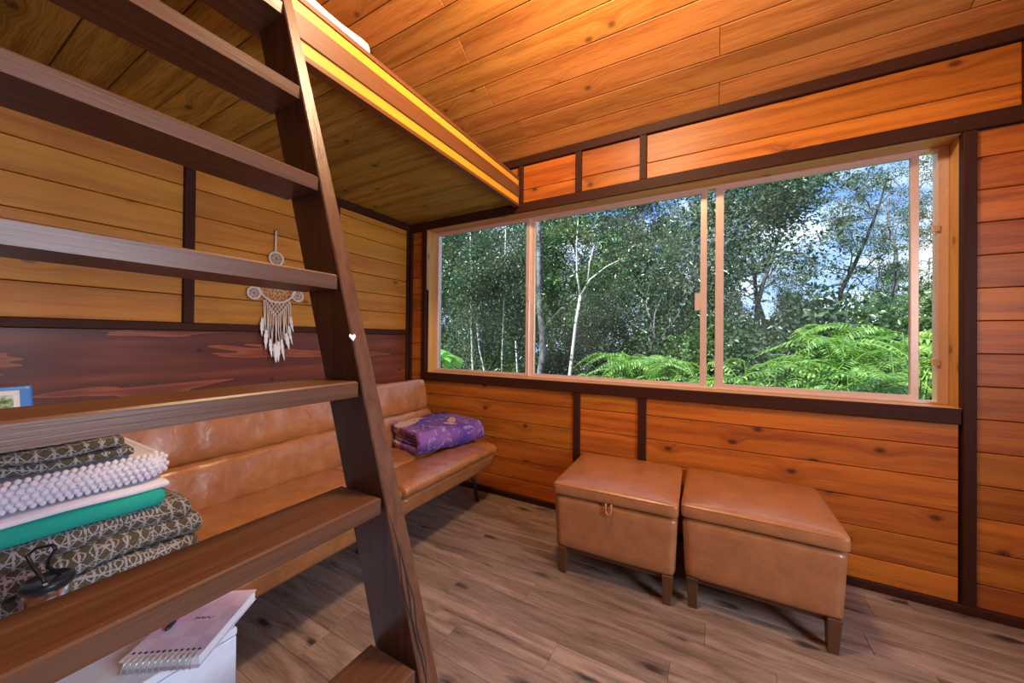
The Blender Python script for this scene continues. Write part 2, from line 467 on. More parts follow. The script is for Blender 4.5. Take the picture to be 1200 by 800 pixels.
# notebook cover: lilac check
m, nt, b = new_mat('cover_lilac')
t = nd(nt, 'ShaderNodeTexCoord')
ck = nd(nt, 'ShaderNodeTexChecker', i_Vector=t.outputs['Object'], i_Scale=22.0, i_Color1=(0.64, 0.50, 0.68, 1), i_Color2=(0.70, 0.60, 0.76, 1))
setb(nt, b, Base_Color=ck.outputs[0], Roughness=0.4)

# brochure sheet: printed garden picture above lines
m, nt, b = new_mat('brochure_print')
t = nd(nt, 'ShaderNodeTexCoord')
n1 = nd(nt, 'ShaderNodeTexNoise', i_Vector=t.outputs['Object'], i_Scale=45.0, i_Detail=4.0)
c = ramp(nt, n1.outputs[0], [(0.38, (0.04, 0.09, 0.03)), (0.5, (0.25, 0.38, 0.12)), (0.6, (0.55, 0.58, 0.6))])
setb(nt, b, Base_Color=c, Roughness=0.5)

# ------------------------------------------------------------------ mesh helpers


def link_mesh(name, me, mat, parent=None, smooth=False, auto=None):
    if smooth:
        me.polygons.foreach_set('use_smooth', [True] * len(me.polygons))
    o = bpy.data.objects.new(name, me)
    COL.objects.link(o)
    if mat:
        me.materials.append(MATS[mat])
    if parent:
        o.parent = parent
    return o


def empty(name, loc=(0, 0, 0), rz=0.0):
    o = bpy.data.objects.new(name, None)
    COL.objects.link(o)
    o.location = loc
    o.rotation_euler = (0, 0, rz)
    o.empty_display_size = 0.1
    return o


def tag(o, label, cat, group=None):
    o['label'] = label
    o['category'] = cat
    if group:
        o['group'] = group
    return o


def struct(o):
    o['kind'] = 'structure'
    return o


def bm_done(bm, name, mat, parent=None, smooth=False):
    me = bpy.data.meshes.new(name)
    bm.to_mesh(me)
    bm.free()
    return link_mesh(name, me, mat, parent, smooth)


def add_box(bm, lo, hi):
    vs = [bm.verts.new((x, y, z)) for x in (lo[0], hi[0]) for y in (lo[1], hi[1]) for z in (lo[2], hi[2])]
    for f in ((0, 1, 3, 2), (4, 6, 7, 5), (0, 4, 5, 1), (2, 3, 7, 6), (0, 2, 6, 4), (1, 5, 7, 3)):
        bm.faces.new([vs[i] for i in f])
    return vs


def box(name, lo, hi, mat, parent=None, bevel=0.0, seg=1):
    """box whose origin sits at its own centre"""
    c = [(a + b_) / 2 for a, b_ in zip(lo, hi)]
    bm = bmesh.new()
    add_box(bm, [a - k for a, k in zip(lo, c)], [a - k for a, k in zip(hi, c)])
    if bevel:
        bmesh.ops.bevel(bm, geom=bm.edges[:], offset=bevel, segments=seg, affect='EDGES', profile=0.5)
    o = bm_done(bm, name, mat, parent, smooth=False)
    o.location = c
    return o


MESHCACHE = {}


def board(name, centre, ux, uy, dims, mat, parent=None, bevel=0.0025):
    """plank: local X = length along ux, local Y = width along uy, local Z = face normal"""
    key = (name, mat, tuple(round(d, 4) for d in dims), bevel)
    if key not in MESHCACHE:
        bm = bmesh.new()
        L, Wd, T = (d / 2 for d in dims)
        add_box(bm, (-L, -Wd, -T), (L, Wd, T))
        if bevel:
            es = [e for e in bm.edges if all(v.co.z > 0 for v in e.verts)]
            bmesh.ops.bevel(bm, geom=es, offset=bevel, segments=1, affect='EDGES')
        me = bpy.data.meshes.new(name)
        bm.to_mesh(me)
        bm.free()
        me.materials.append(MATS[mat])
        MESHCACHE[key] = me
    o = bpy.data.objects.new(name, MESHCACHE[key])
    COL.objects.link(o)
    ux, uy = Vector(ux), Vector(uy)
    uz = ux.cross(uy)
    Mx = Matrix((ux, uy, uz)).transposed().to_4x4()
    Mx.translation = Vector(centre)
    o.matrix_world = Mx
    if parent:
        o.parent = parent
    return o


X, Y, Z = Vector((1, 0, 0)), Vector((0, 1, 0)), Vector((0, 0, 1))


def tube(bm, pts, rad, seg=8, cap=True):
    pts = [Vector(p) for p in pts]
    rads = rad if isinstance(rad, (list, tuple)) else [rad] * len(pts)
    rings = []
    prev = None
    for i, p in enumerate(pts):
        d = (pts[min(i + 1, len(pts) - 1)] - pts[max(i - 1, 0)]).normalized()
        if prev is None:
            a = d.cross(Z if abs(d.z) < 0.9 else X).normalized()
        else:
            a = (prev - d * prev.dot(d)).normalized()
        prev = a
        b_ = d.cross(a)
        rings.append([bm.verts.new(p + (a * math.cos(2 * PI * k / seg) + b_ * math.sin(2 * PI * k / seg)) * rads[i]) for k in range(seg)])
    for r0, r1 in zip(rings, rings[1:]):
        for k in range(seg):
            bm.faces.new((r0[k], r0[(k + 1) % seg], r1[(k + 1) % seg], r1[k]))
    if cap:
        bm.faces.new(rings[0][::-1])
        bm.faces.new(rings[-1])


def tube_obj(name, pts, rad, mat, parent=None, seg=8):
    bm = bmesh.new()
    tube(bm, pts, rad, seg)
    return bm_done(bm, name, mat, parent, True)


def lathe(name, prof, mat, parent=None, seg=28, loc=(0, 0, 0)):
    bm = bmesh.new()
    rings = [[bm.verts.new((r * math.cos(2 * PI * k / seg), r * math.sin(2 * PI * k / seg), z)) for k in range(seg)] for r, z in prof]
    for a, b_ in zip(rings, rings[1:]):
        for k in range(seg):
            bm.faces.new((a[k], a[(k + 1) % seg], b_[(k + 1) % seg], b_[k]))
    bm.faces.new(rings[0][::-1])
    bm.faces.new(rings[-1])
    o = bm_done(bm, name, mat, parent, True)
    o.location = loc
    return o


def torus_pts(R, n, cy=0.0, cz=0.0, x=0.0):
    return [(x, cy + R * math.cos(2 * PI * k / n), cz + R * math.sin(2 * PI * k / n)) for k in range(n + 1)]


def pad(name, size, r, mat, parent=None, n=(10, 10, 5), puff=0.0, puff_pow=4, wr=0.0, wr_scale=9.0, seed=0, deform=None, loc=(0, 0, 0)):
    """soft rounded box; z puff on top, wrinkle noise"""
    bm = bmesh.new()
    hx, hy, hz = (s / 2 for s in size)
    nx, ny, nz = n
    verts = {}

    def vert(i, j, k):
        key = (i, j, k)
        if key in verts:
            return verts[key]
        u, v, w = 2 * i / nx - 1, 2 * j / ny - 1, 2 * k / nz - 1
        # concentrate rows near the rim
        e = lambda q: math.copysign(1 - (1 - abs(q)) ** 1.35, q)
        p = Vector((e(u) * hx, e(v) * hy, e(w) * hz))
        q = Vector((max(-hx + r, min(hx - r, p.x)), max(-hy + r, min(hy - r, p.y)), max(-hz + min(r, hz), min(hz - min(r, hz), p.z))))
        d = p - q
        if d.length > 1e-6:
            # push to the rounded surface
            p = q + d.normalized() * min(r, max(d.length, r * 0.999))
        if puff:
            a = max(0.0, 1 - abs(p.x / hx) ** puff_pow) * max(0.0, 1 - abs(p.y / hy) ** puff_pow)
            if p.z > 0:
                p.z += puff * a
        if wr:
            nv = mnoise.noise_vector(Vector((p.x * wr_scale + seed, p.y * wr_scale, p.z * wr_scale)))
            p += nv * wr
        if deform:
            p = Vector(deform(p))
        verts[key] = bm.verts.new(p)
        return verts[key]

    def face(a, b_, c_, d_):
        try:
            bm.faces.new((vert(*a), vert(*b_), vert(*c_), vert(*d_)))
        except ValueError:
            pass
    for i in range(nx):
        for j in range(ny):
            face((i, j, nz), (i + 1, j, nz), (i + 1, j + 1, nz), (i, j + 1, nz))
            face((i, j, 0), (i, j + 1, 0), (i + 1, j + 1, 0), (i + 1, j, 0))
    for i in range(nx):
        for k in range(nz):
            face((i, 0, k), (i + 1, 0, k), (i + 1, 0, k + 1), (i, 0, k + 1))
            face((i, ny, k), (i, ny, k + 1), (i + 1, ny, k + 1), (i + 1, ny, k))
    for j in range(ny):
        for k in range(nz):
            face((0, j, k), (0, j, k + 1), (0, j + 1, k + 1), (0, j + 1, k))
            face((nx, j, k), (nx, j + 1, k), (nx, j + 1, k + 1), (nx, j, k + 1))
    o = bm_done(bm, name, mat, parent, True)
    o.location = loc
    return o


def sweep_y(name, prof, ys, mat, parent=None, wr=0.0, seed=0, endpuff=0.0, pinch=None):
    """closed xz profile swept along y with soft ends and wrinkles"""
    bm = bmesh.new()
    cx = sum(p[0] for p in prof) / len(prof)
    cz = sum(p[1] for p in prof) / len(prof)
    rings = []
    n = len(ys)
    for i, y in enumerate(ys):
        e = min(y - ys[0], ys[-1] - y)
        s = 1.0
        if endpuff and e < endpuff:
            q = 1 - e / endpuff
            s = math.sqrt(max(0.0, 1 - 0.92 * q * q))
        ring = []
        for (x, z) in prof:
            px, pz = cx + (x - cx) * (0.55 + 0.45 * s), cz + (z - cz) * s
            if wr:
                nv = mnoise.noise_vector(Vector((px * 7 + seed, y * 13, pz * 7)))
                px += nv.x * wr
                pz += nv.z * wr
            ring.append(bm.verts.new((px, y, pz)))
        rings.append(ring)
    m_ = len(prof)
    for a, b_ in zip(rings, rings[1:]):
        for k in range(m_):
            bm.faces.new((a[k], b_[k], b_[(k + 1) % m_], a[(k + 1) % m_]))
    bm.faces.new(rings[0])
    bm.faces.new(rings[-1][::-1])
    bmesh.ops.recalc_face_normals(bm, faces=bm.faces[:])
    return bm_done(bm, name, mat, parent, True)


def mesh_np(name, verts, faces, mat, parent=None, smooth=False):
    me = bpy.data.meshes.new(name)
    verts = np.asarray(verts, np.float32)
    faces = np.asarray(faces, np.int32)
    k = faces.shape[1]
    me.vertices.add(len(verts))
    me.vertices.foreach_set('co', verts.ravel())
    me.loops.add(faces.size)
    me.loops.foreach_set('vertex_index', faces.ravel())
    me.polygons.add(len(faces))
    me.polygons.foreach_set('loop_start', np.arange(0, faces.size, k, dtype=np.int32))
    me.polygons.foreach_set('loop_total', np.full(len(faces), k, np.int32))
    me.update(calc_edges=True)
    return link_mesh(name, me, mat, parent, smooth)


# ------------------------------------------------------------------ the room shell
XR, YB, RIDGE = 4.4, -5.1, -2.6       # right wall, rear wall, ridge line
T30 = math.tan(math.radians(30.0))
ZT = 2.549
ZRIDGE = ZT - RIDGE * T30
WX0, WX1, WZ0, WZ1 = 0.212, 3.375, 0.905, 2.137

# floor
bm = bmesh.new()
add_box(bm, (-0.16, YB - 0.1, -0.14), (XR + 0.16, 0.16, -0.013))
floor = struct(bm_done(bm, 'floor', 'dark_gap'))
PW, PL = 0.1362, 0.96
known = {4: 1.19, 5: 1.42, 6: 1.648, 7: 1.31, 8: 1.874, 9: 1.475}
row = 0
yy_ = 0.0
y_edges = [0.0, -0.098] + [-0.098 - PW * k for k in range(1, 38)]
for r, (ya, yb) in enumerate(zip(y_edges, y_edges[1:])):
    if ya <= YB:
        break
    yb = max(yb, YB)
    j0 = known.get(r, random.uniform(0, PL))
    xs = [0.0]
    x = j0 % PL
    if x < 0.06:
        x += PL
    while x < XR - 0.06:
        xs.append(x)
        x += PL
    xs.append(XR)
    for xa, xb in zip(xs, xs[1:]):
        o = board('plank', ((xa + xb) / 2, (ya + yb) / 2, -0.0065), X, Y, (xb - xa - 0.0008, ya - yb - 0.0008, 0.013), 'floor_oak', floor, 0.0012)

# window wall
bm = bmesh.new()
for lo, hi in (((-0.16, 0.02, -0.15), (WX0 - 0.02, 0.16, ZT + 0.05)), ((WX1 + 0.02, 0.02, -0.15), (XR + 0.16, 0.16, ZT + 0.05)),
               ((WX0 - 0.02, 0.02, -0.15), (WX1 + 0.02, 0.16, WZ0 - 0.02)), ((WX0 - 0.02, 0.02, WZ1 + 0.02), (WX1 + 0.02, 0.16, ZT + 0.05))):
    add_box(bm, lo, hi)
wall_w = struct(bm_done(bm, 'wall_window', 'dark_gap'))
GRID = [0.14 + 0.1445 * k for k in range(-1, 17)]


def wall_boards(parent, u0, u1, z0, z1, seams, place, mat, T=0.02):
    zs = [z0] + [s for s in seams if z0 + 0.02 < s < z1 - 0.02] + [z1]
    for a, b_ in zip(zs, zs[1:]):
        place((u0 + u1) / 2, (a + b_) / 2, u1 - u0, b_ - a - 0.0036, mat, parent)


def put_win(u, z, L, Wd, mat, parent):
    board('board', (u, 0.010, z), X, Z, (L, Wd, 0.02), mat, parent)


for (a, b_, z0, z1, jit) in ((0.041, 0.167, 0.835, 2.14, 0.0), (0.041, 1.561, 0.03, 0.835, 0.004), (1.607, 1.988, 0.03, 0.835, 0.008), (2.035, 3.366, 0.03, 0.835, 0.008), (3.414, XR, 0.03, 2.14, 0.0)):
    wall_boards(wall_w, a, b_, z0, z1, [g + jit for g in GRID], put_win, 'cedar_wall')
for a, b_ in ((0.0, 1.115), (1.153, 1.563), (1.606, 1.988), (2.03, 3.548), (3.59, XR)):
    wall_boards(wall_w, a, b_, 2.21, 2.49, [2.312], put_win, 'cedar_wall')


def wtrim(name, x0, x1, z0, z1, proud=0.018, back=0.02):
    horizontal = (x1 - x0) > (z1 - z0)
    c = ((x0 + x1) / 2, (back - proud) / 2, (z0 + z1) / 2)
    if horizontal:
        return board(name, c, X, Z, (x1 - x0, z1 - z0, back + proud), 'trim_brown', wall_w, 0.003)
    return board(name, c, Z, -X, (z1 - z0, x1 - x0, back + proud), 'trim_brown', wall_w, 0.003)


wtrim('head_rail', 0.0, XR, 2.139, 2.21, 0.020)
wtrim('ceiling_rail', 0.0, XR, 2.49, 2.549, 0.020)
wtrim('sill_rail', 0.167, 3.366, 0.835, 0.904, 0.022)
wtrim('post', 3.372, 3.414, 0.04, 2.139)
wtrim('post', 0.004, 0.041, 0.04, 2.139)
wtrim('casing', 0.167, WX0, 0.903, 2.139)
wtrim('post', 1.561, 1.607, 0.04, 0.835)
wtrim('post', 1.988, 2.035, 0.04, 0.835)
for a, b_ in ((1.115, 1.153), (1.563, 1.606), (1.988, 2.03), (3.548, 3.59)):
    wtrim('post', a, b_, 2.21, 2.49)
struct(board('baseboard_window', (XR / 2, -0.001, 0.020), X, Z, (XR, 0.040, 0.038), 'trim_brown', None, 0.003))

# left wall
bm = bmesh.new()
prof = [(0.16, -0.15), (0.16, ZT), (RIDGE, ZRIDGE + 0.1), (YB - 0.1, ZT + 0.1), (YB - 0.1, -0.15)]
a_ = [bm.verts.new((-0.16, y, z)) for y, z in prof]
b__ = [bm.verts.new((-0.02, y, z)) for y, z in prof]
bm.faces.new(a_)
bm.faces.new(b__[::-1])
for k in range(len(prof)):
    bm.faces.new((a_[k], b__[k], b__[(k + 1) % 5], a_[(k + 1) % 5]))
bmesh.ops.recalc_face_normals(bm, faces=bm.faces[:])
wall_l = struct(bm_done(bm, 'wall_left', 'dark_gap'))


def put_left(u, z, L, Wd, mat, parent):
    board('board', (-0.010, u, z), Y, Z, (L, Wd, 0.02), mat, parent)


LSEAM = [1.413, 1.557, 1.70, 1.838, 1.980, 2.109]
LP = [(-0.709, -0.03), (-1.552, -0.749), (-2.36, -1.598), (-3.2, -2.406), (-4.0, -3.24), (YB, -4.04)]
for a, b_ in LP:
    wall_boards(wall_l, a, b_, 1.267, 2.158, LSEAM, put_left, 'wood_left_lit')
zrow = 2.212
while zrow < ZRIDGE - 0.15:
    ztop = zrow + 0.1435
    yf = -max(0.0, ztop - ZT) / T30 - 0.005
    yr = max(YB, RIDGE - (ZRIDGE - ztop) / 0.62 + 0.01)
    if yf - yr > 0.1:
        put_left((yf + yr) / 2, (zrow + ztop) / 2, yf - yr, 0.140, 'wood_left_lit', wall_l)
    zrow = ztop
for k, (a, b_) in enumerate(((-2.44, 0.0), (YB, -2.442))):
    board('panel', (-0.008, (a + b_) / 2, 0.628), Y, Z, (b_ - a - 0.003, 1.20, 0.016), 'stained_panel', wall_l)
for (y0, y1, z0, z1, nm) in ((-0.749, -0.709, 1.267, 2.158, 'post'), (-1.598, -1.552, 1.267, 2.158, 'post'), (-2.406, -2.36, 1.267, 2.158, 'post'), (-3.24, -3.2, 1.267, 2.158, 'post'), (-4.04, -4.0, 1.267, 2.158, 'post'), (-0.040, -0.019, 0.04, 2.158, 'post')):
    board(nm, (-0.001, (y0 + y1) / 2, (z0 + z1) / 2), Z, -Y, (z1 - z0, y1 - y0, 0.038), 'trim_brown', wall_l, 0.003)
board('rail', (0.0, YB / 2 - 0.01, 1.2475), Y, Z, (-YB - 0.02, 0.039, 0.04), 'trim_brown', wall_l, 0.003)
board('rail', (0.0, YB / 2 - 0.01, 2.183), Y, Z, (-YB - 0.02, 0.050, 0.04), 'trim_brown', wall_l, 0.003)
struct(board('baseboard_left', (0.0, YB / 2 - 0.01, 0.020), Y, Z, (-YB - 0.02, 0.040, 0.036), 'trim_brown', None, 0.003))

# right wall with an opening added for the cool fill light and rear wall (both behind the camera)
bm = bmesh.new()
for lo, hi in (((XR, -1.35, -0.15), (XR + 0.14, 0.16, 4.2)), ((XR, YB - 0.1, -0.15), (XR + 0.14, -2.65, 4.2)), ((XR, -2.65, 2.1), (XR + 0.14, -1.35, 4.2)), ((XR, -2.65, -0.15), (XR + 0.14, -1.35, 0.9))):
    add_box(bm, lo, hi)
struct(bm_done(bm, 'wall_right', 'wall_plain'))
bm = bmesh.new()
add_box(bm, (-0.16, YB - 0.14, -0.15), (XR + 0.14, YB, 2.7))
struct(bm_done(bm, 'wall_rear', 'wall_plain'))

# ceiling: boarded slope above the window, plain slope behind the ridge
bm = bmesh.new()
c30, s30 = math.cos(math.radians(30)), math.sin(math.radians(30))
SD = Vector((0, -c30, s30))           # up the slope
NI = Vector((0, -s30, -c30))          # into the room


def slab(y0, z0, y1, z1, t):
    d = Vector((0, y1 - y0, z1 - z0)).normalized()
    nrm = Vector((0, -d.z, d.y)) if d.y > 0 else Vector((0, d.z, -d.y))
    vs = []
    for x in (-0.16, XR + 0.16):
        for (y, z, k) in ((y0, z0, 0), (y1, z1, 0), (y1, z1, t), (y0, z0, t)):
            vs.append(bm.verts.new(Vector((x, y, z)) + nrm * k))
    for f in ((0, 1, 2, 3), (7, 6, 5, 4), (0, 4, 5, 1), (1, 5, 6, 2), (2, 6, 7, 3), (3, 7, 4, 0)):
        bm.faces.new([vs[i] for i in f])


slab(0.2, ZT - 0.2 * T30 + 0.03, RIDGE, ZRIDGE + 0.03, 0.12)
bmesh.ops.recalc_face_normals(bm, faces=bm.faces[:])
ceil_o = struct(bm_done(bm, 'ceiling', 'dark_gap'))
bm = bmesh.new()
slab(YB - 0.5, ZT - 0.5 * T30 + 0.04, RIDGE, ZRIDGE + 0.03, 0.12)
bmesh.ops.recalc_face_normals(bm, faces=bm.faces[:])
struct(bm_done(bm, 'ceiling_rear', 'wall_plain'))
s_edges = [0.0, 0.134, 0.266, 0.404, 0.543, 0.685] + [0.83 + 0.141 * k for k in range(0, 16)]
SL = -RIDGE / c30
cj = {0: [2.424], 1: [1.235, 3.35], 2: [2.425], 3: [1.11, 3.3], 4: [3.05], 5: [1.087, 3.3], 6: [2.9], 7: [1.09, 2.425]}
for r, (sa, sb) in enumerate(zip(s_edges, s_edges[1:])):
    if sb > SL:
        break
    js = cj.get(r, [[2.425], [1.1, 3.4], [2.9], [1.7, 3.6]][r % 4])
    xs = [0.0] + js + [XR]
    for xa, xb in zip(xs, xs[1:]):
        cc = Vector(((xa + xb) / 2, 0, ZT)) + SD * ((sa + sb) / 2) - NI * 0.010
        # face normal must point into the room: X x uy = NI
        board('board', cc, X, NI.cross(X), (xb - xa - 0.002, sb - sa - 0.0036, 0.02), 'cedar_ceiling', ceil_o)

# ------------------------------------------------------------------ sleeping loft
loft = tag(empty('sleeping_loft', (1.13, 0, 2.2)), 'sleeping loft with boarded underside and natural-and-brown striped edge beam', 'loft')


def lboard(*a, **k):
    o = board(*a, **k)
    mw = o.matrix_world.copy()
    o.parent = loft
    o.matrix_parent_inverse = Matrix.Translation(loft.location).inverted()
    return o


ys = [0.0] + [-0.133 - 0.149 * k for k in range(0, 19)]
for a, b_ in zip(ys, ys[1:]):
    lboard('board', (0.556, (a + b_) / 2, 2.22), X, -Y, (1.072, a - b_ - 0.003, 0.02), 'wood_loft_lit', bevel=0.003)
LE = -2.80
mid = LE / 2
Ll = -LE
lboard('deck', (0.56, mid, 2.325), X, Y, (1.10, Ll, 0.13), 'dark_gap', bevel=0)
lboard('beam', (1.107, mid - 0.001, 2.293), Y, Z, (Ll - 0.042, 0.178, 0.036), 'wood_fascia_lit', bevel=0.002)
lboard('fascia_strip', (1.127, mid - 0.001, 2.295), Y, Z, (Ll - 0.042, 0.086, 0.010), 'cap_brown', bevel=0.002)
lboard('bottom_strip', (1.109, mid - 0.001, 2.194), Y, Z, (Ll - 0.042, 0.020, 0.044), 'cap_brown', bevel=0.001)
lboard('cap', (1.102, mid - 0.001, 2.394), Y, Z, (Ll - 0.042, 0.022, 0.054), 'cap_brown', bevel=0.002)

# bedding on the loft
bed = tag(empty('loft_mattress', (0.62, -2.0, 2.40)), 'white bedding whose rounded edge shows above the loft beam', 'mattress')
pad('sheet', (0.98, 1.45, 0.10), 0.045, 'white_fabric', bed, (6, 24, 5), wr=0.010, wr_scale=9, loc=(-0.02, -0.03, 0.043))

# ------------------------------------------------------------------ the long window
win = struct(empty('window_1', (1.79, 0.1, WZ0)))
WI = Matrix.Translation(win.location).inverted()


def wpart(o, parent=win):
    o.parent = parent
    o.matrix_parent_inverse = WI if parent is win else Matrix.Identity(4)
    return o


def wb(name, x0, x1, y0, y1, z0, z1, mat, parent=None):
    if parent is None:
        o = box(name, (x0, y0, z0), (x1, y1, z1), mat, None, 0.0025)
        return wpart(o)
    o = box(name, (x0, y0, z0), (x1, y1, z1), mat, None, 0.002)
    o.parent = parent
    o.matrix_parent_inverse = parent.matrix_basis.inverted() @ WI.inverted().inverted() if False else (Matrix.Translation(parent.location) if False else Matrix.Identity(4))
    return o


def jamb(centre, ux, uy, dims):
    o = board('jamb', centre, ux, uy, dims, 'jamb_cedar', None, 0.002)
    o.parent = win
    o.matrix_parent_inverse = WI


D0, D1 = -0.006, 0.16
jamb((WX0 - 0.009, (D0 + D1) / 2, (WZ0 + WZ1) / 2), Z, Y, (WZ1 - WZ0 + 0.03, D1 - D0, 0.018))
jamb((WX1 + 0.009, (D0 + D1) / 2, (WZ0 + WZ1) / 2), Z, -Y, (WZ1 - WZ0 + 0.03, D1 - D0, 0.018))
jamb(((WX0 + WX1) / 2, (D0 + D1) / 2, WZ1 + 0.009), X, -Y, (WX1 - WX0, D1 - D0, 0.018))
jamb(((WX0 + WX1) / 2, (D0 + D1) / 2, WZ0 - 0.009), X, Y, (WX1 - WX0, D1 - D0, 0.018))


def wframe(name, x0, x1, z0, z1, y0, y1, l, r_, t, b_, mat='frame_tan'):
    """one aluminium frame as a thing part: four bars mitred into one ring, own origin"""
    cx, cy, cz = (x0 + x1) / 2, (y0 + y1) / 2, (z0 + z1) / 2
    bm = bmesh.new()
    rings = []
    for (y, k) in ((y0, 0.0), (y1, 0.0)):
        o_ = [(x0, z0), (x1, z0), (x1, z1), (x0, z1)]
        i_ = [(x0 + l, z0 + b_), (x1 - r_, z0 + b_), (x1 - r_, z1 - t), (x0 + l, z1 - t)]
        rings.append(([bm.verts.new((p[0] - cx, y - cy, p[1] - cz)) for p in o_], [bm.verts.new((p[0] - cx, y - cy, p[1] - cz)) for p in i_]))
    (o0, i0), (o1, i1) = rings
    for k in range(4):
        n_ = (k + 1) % 4
        bm.faces.new((o0[k], o0[n_], i0[n_], i0[k]))
        bm.faces.new((o1[k], i1[k], i1[n_], o1[n_]))
        bm.faces.new((o0[k], o1[k], o1[n_], o0[n_]))
        bm.faces.new((i0[k], i0[n_], i1[n_], i1[k]))
    bmesh.ops.recalc_face_normals(bm, faces=bm.faces[:])
    bmesh.ops.bevel(bm, geom=bm.edges[:], offset=0.0022, segments=1, affect='EDGES')
    o = bm_done(bm, name, mat)
    o.location = (cx - win.location.x, cy - win.location.y, cz - win.location.z)
    o.parent = win
    return o, (cx, cy, cz)


def sub(name, parent, org, lo, hi, mat, bevel=0.001):
    c = [(a + b_) / 2 for a, b_ in zip(lo, hi)]
    o = box(name, lo, hi, mat, None, bevel)
    o.location = [a - q for a, q in zip(c, org)]
    o.parent = parent
    return o


F0 = 0.100
wframe('frame', WX0, WX1, WZ0, WZ1, F0 + 0.004, 0.156, 0.030, 0.038, 0.014, 0.012)
GZ0, GZ1 = WZ0 + 0.008, WZ1 - 0.008
s1, g1o = wframe('sash', WX0 + 0.024, 1.160, GZ0, GZ1, F0, 0.122, 0.018, 0.032, 0.022, 0.020)
sub('pane', s1, g1o, (WX0 + 0.036, 0.109, GZ0 + 0.014), (1.134, 0.113, GZ1 - 0.014), 'window_glass', 0)
sub('latch', s1, g1o, (1.146, 0.090, 1.49), (1.162, 0.101, 1.60), 'frame_tan')
s2, g2o = wframe('fixed_light', 1.156, 2.364, GZ0, GZ1, 0.122, 0.146, 0.038, 0.036, 0.022, 0.020)
sub('pane', s2, g2o, (1.186, 0.132, GZ0 + 0.014), (2.336, 0.136, GZ1 - 0.014), 'window_glass', 0)
sub('latch', s2, g2o, (2.300, 0.106, 1.385), (2.330, 0.123, 1.49), 'frame_tan')
s3, g3o = wframe('sash', 2.409, 3.278, GZ0, GZ1, 0.112, 0.136, 0.044, 0.030, 0.022, 0.026)
sub('pane', s3, g3o, (2.440, 0.120, GZ0 + 0.014), (3.254, 0.124, GZ1 - 0.014), 'window_glass', 0)
for zc_ in (1.745, 1.105):
    o = box('strike', (3.315, 0.094, zc_ - 0.016), (3.342, 0.106, zc_ + 0.016), 'frame_tan', None, 0.001)
    o.location = Vector(o.location) - win.location
    o.parent = win

# ------------------------------------------------------------------ ladder
lad = tag(empty('loft_ladder', (1.8, -2.08, 0)), 'brown painted wooden plank-step ladder leaning on the loft beam', 'ladder')
LI = lad.location.copy()


def into(o, root, rot=None):
    o.parent = root
    o.matrix_parent_inverse = root.matrix_basis.inverted()
    return o


FX = lambda z: 1.5119 + (1.6164 - z) * 0.304     # x of the stringer front edge at height z
for side, yi0, yi1, w0, w1 in ((1, -1.842, -1.814, 0.030, 0.050), (-1, -2.335, -2.335, -0.038, -0.038)):
    bm = bmesh.new()
    vs = []
    for z, yi, w_ in ((0.0, yi1 + (0.008 if side > 0 else 0), w1), (0.8, yi1, w1 * 0.96), (1.6, (yi0 + yi1) / 2, (w0 + w1) / 2), (2.30, yi0, w0)):
        xf = FX(z)
        xb = xf - 0.139
        vs.append([bm.verts.new((x - 1.53, y + 2.08, z - 1.2)) for x, y in ((xf, yi), (xf, yi + w_), (xb, yi + w_), (xb, yi))])
    for a, b_ in zip(vs, vs[1:]):
        for k in range(4):
            bm.faces.new((a[k], b_[k], b_[(k + 1) % 4], a[(k + 1) % 4]))
    bm.faces.new(vs[0])
    bm.faces.new(vs[-1][::-1])
    bmesh.ops.recalc_face_normals(bm, faces=bm.faces[:])
    bmesh.ops.bevel(bm, geom=[e for e in bm.edges if len(e.link_faces) == 2 and e.calc_face_angle(0) > 0.5], offset=0.003, segments=1, affect='EDGES')
    # turn so that local X runs along the length
    Rm = Matrix.Rotation(math.radians(90), 4, 'Y')
    bm.transform(Rm)
    o = bm_done(bm, 'stringer', 'ladder_brown', lad)
    o.matrix_basis = Matrix.Translation(Vector((1.53, -2.08, 1.2)) - LI) @ Rm.inverted()
for k in range(-2, 5):
    z = 1.6164 - 0.2606 * k
    if k == 4:
        z = 0.490
    xf = FX(z) - (0.002 if k < 4 else 0.0)
    y1 = -1.830 - 0.004 * (1 - k) * 0.6 if k < 4 else -1.822
    y0 = -2.335
    o = board('tread', (xf - 0.069, (y0 + y1) / 2, z - 0.0185), Y, -X, (y1 - y0 + 0.006, 0.138, 0.037), 'ladder_brown', None, 0.0035)
    into(o, lad)
o = board('tread', (FX(0.22) - 0.069, -2.078, 0.20), Y, -X, (0.51, 0.138, 0.037), 'ladder_brown', None, 0.0035)
into(o, lad)
bm = bmesh.new()
for (z0_, z1_, yo, w_) in ((0.42, 0.74, 0.012, 0.006), (0.46, 0.66, 0.020, 0.004), (0.50, 0.80, 0.005, 0.0035)):
    for k in range(8):
        za, zb_ = z0_ + (z1_ - z0_) * k / 8, z0_ + (z1_ - z0_) * (k + 1) / 8
        wa = w_ * math.sin(PI * k / 8) ** 0.5 if k else 0.0003
        wb_ = w_ * math.sin(PI * (k + 1) / 8) ** 0.5 if k < 7 else 0.0003
        ya_, yb2 = -1.812 + yo + 0.004 * math.sin(k * 1.3), -1.812 + yo + 0.004 * math.sin((k + 1) * 1.3)
        xa_, xb2 = FX(za) + 0.0006, FX(zb_) + 0.0006
        bm.faces.new([bm.verts.new(v_) for v_ in ((xa_, ya_ - wa / 2, za), (xa_, ya_ + wa / 2, za), (xb2, yb2 + wb_ / 2, zb_), (xb2, yb2 - wb_ / 2, zb_))])
o = bm_done(bm, 'weathered_split', 'dark_gap', None)
into(o, lad)
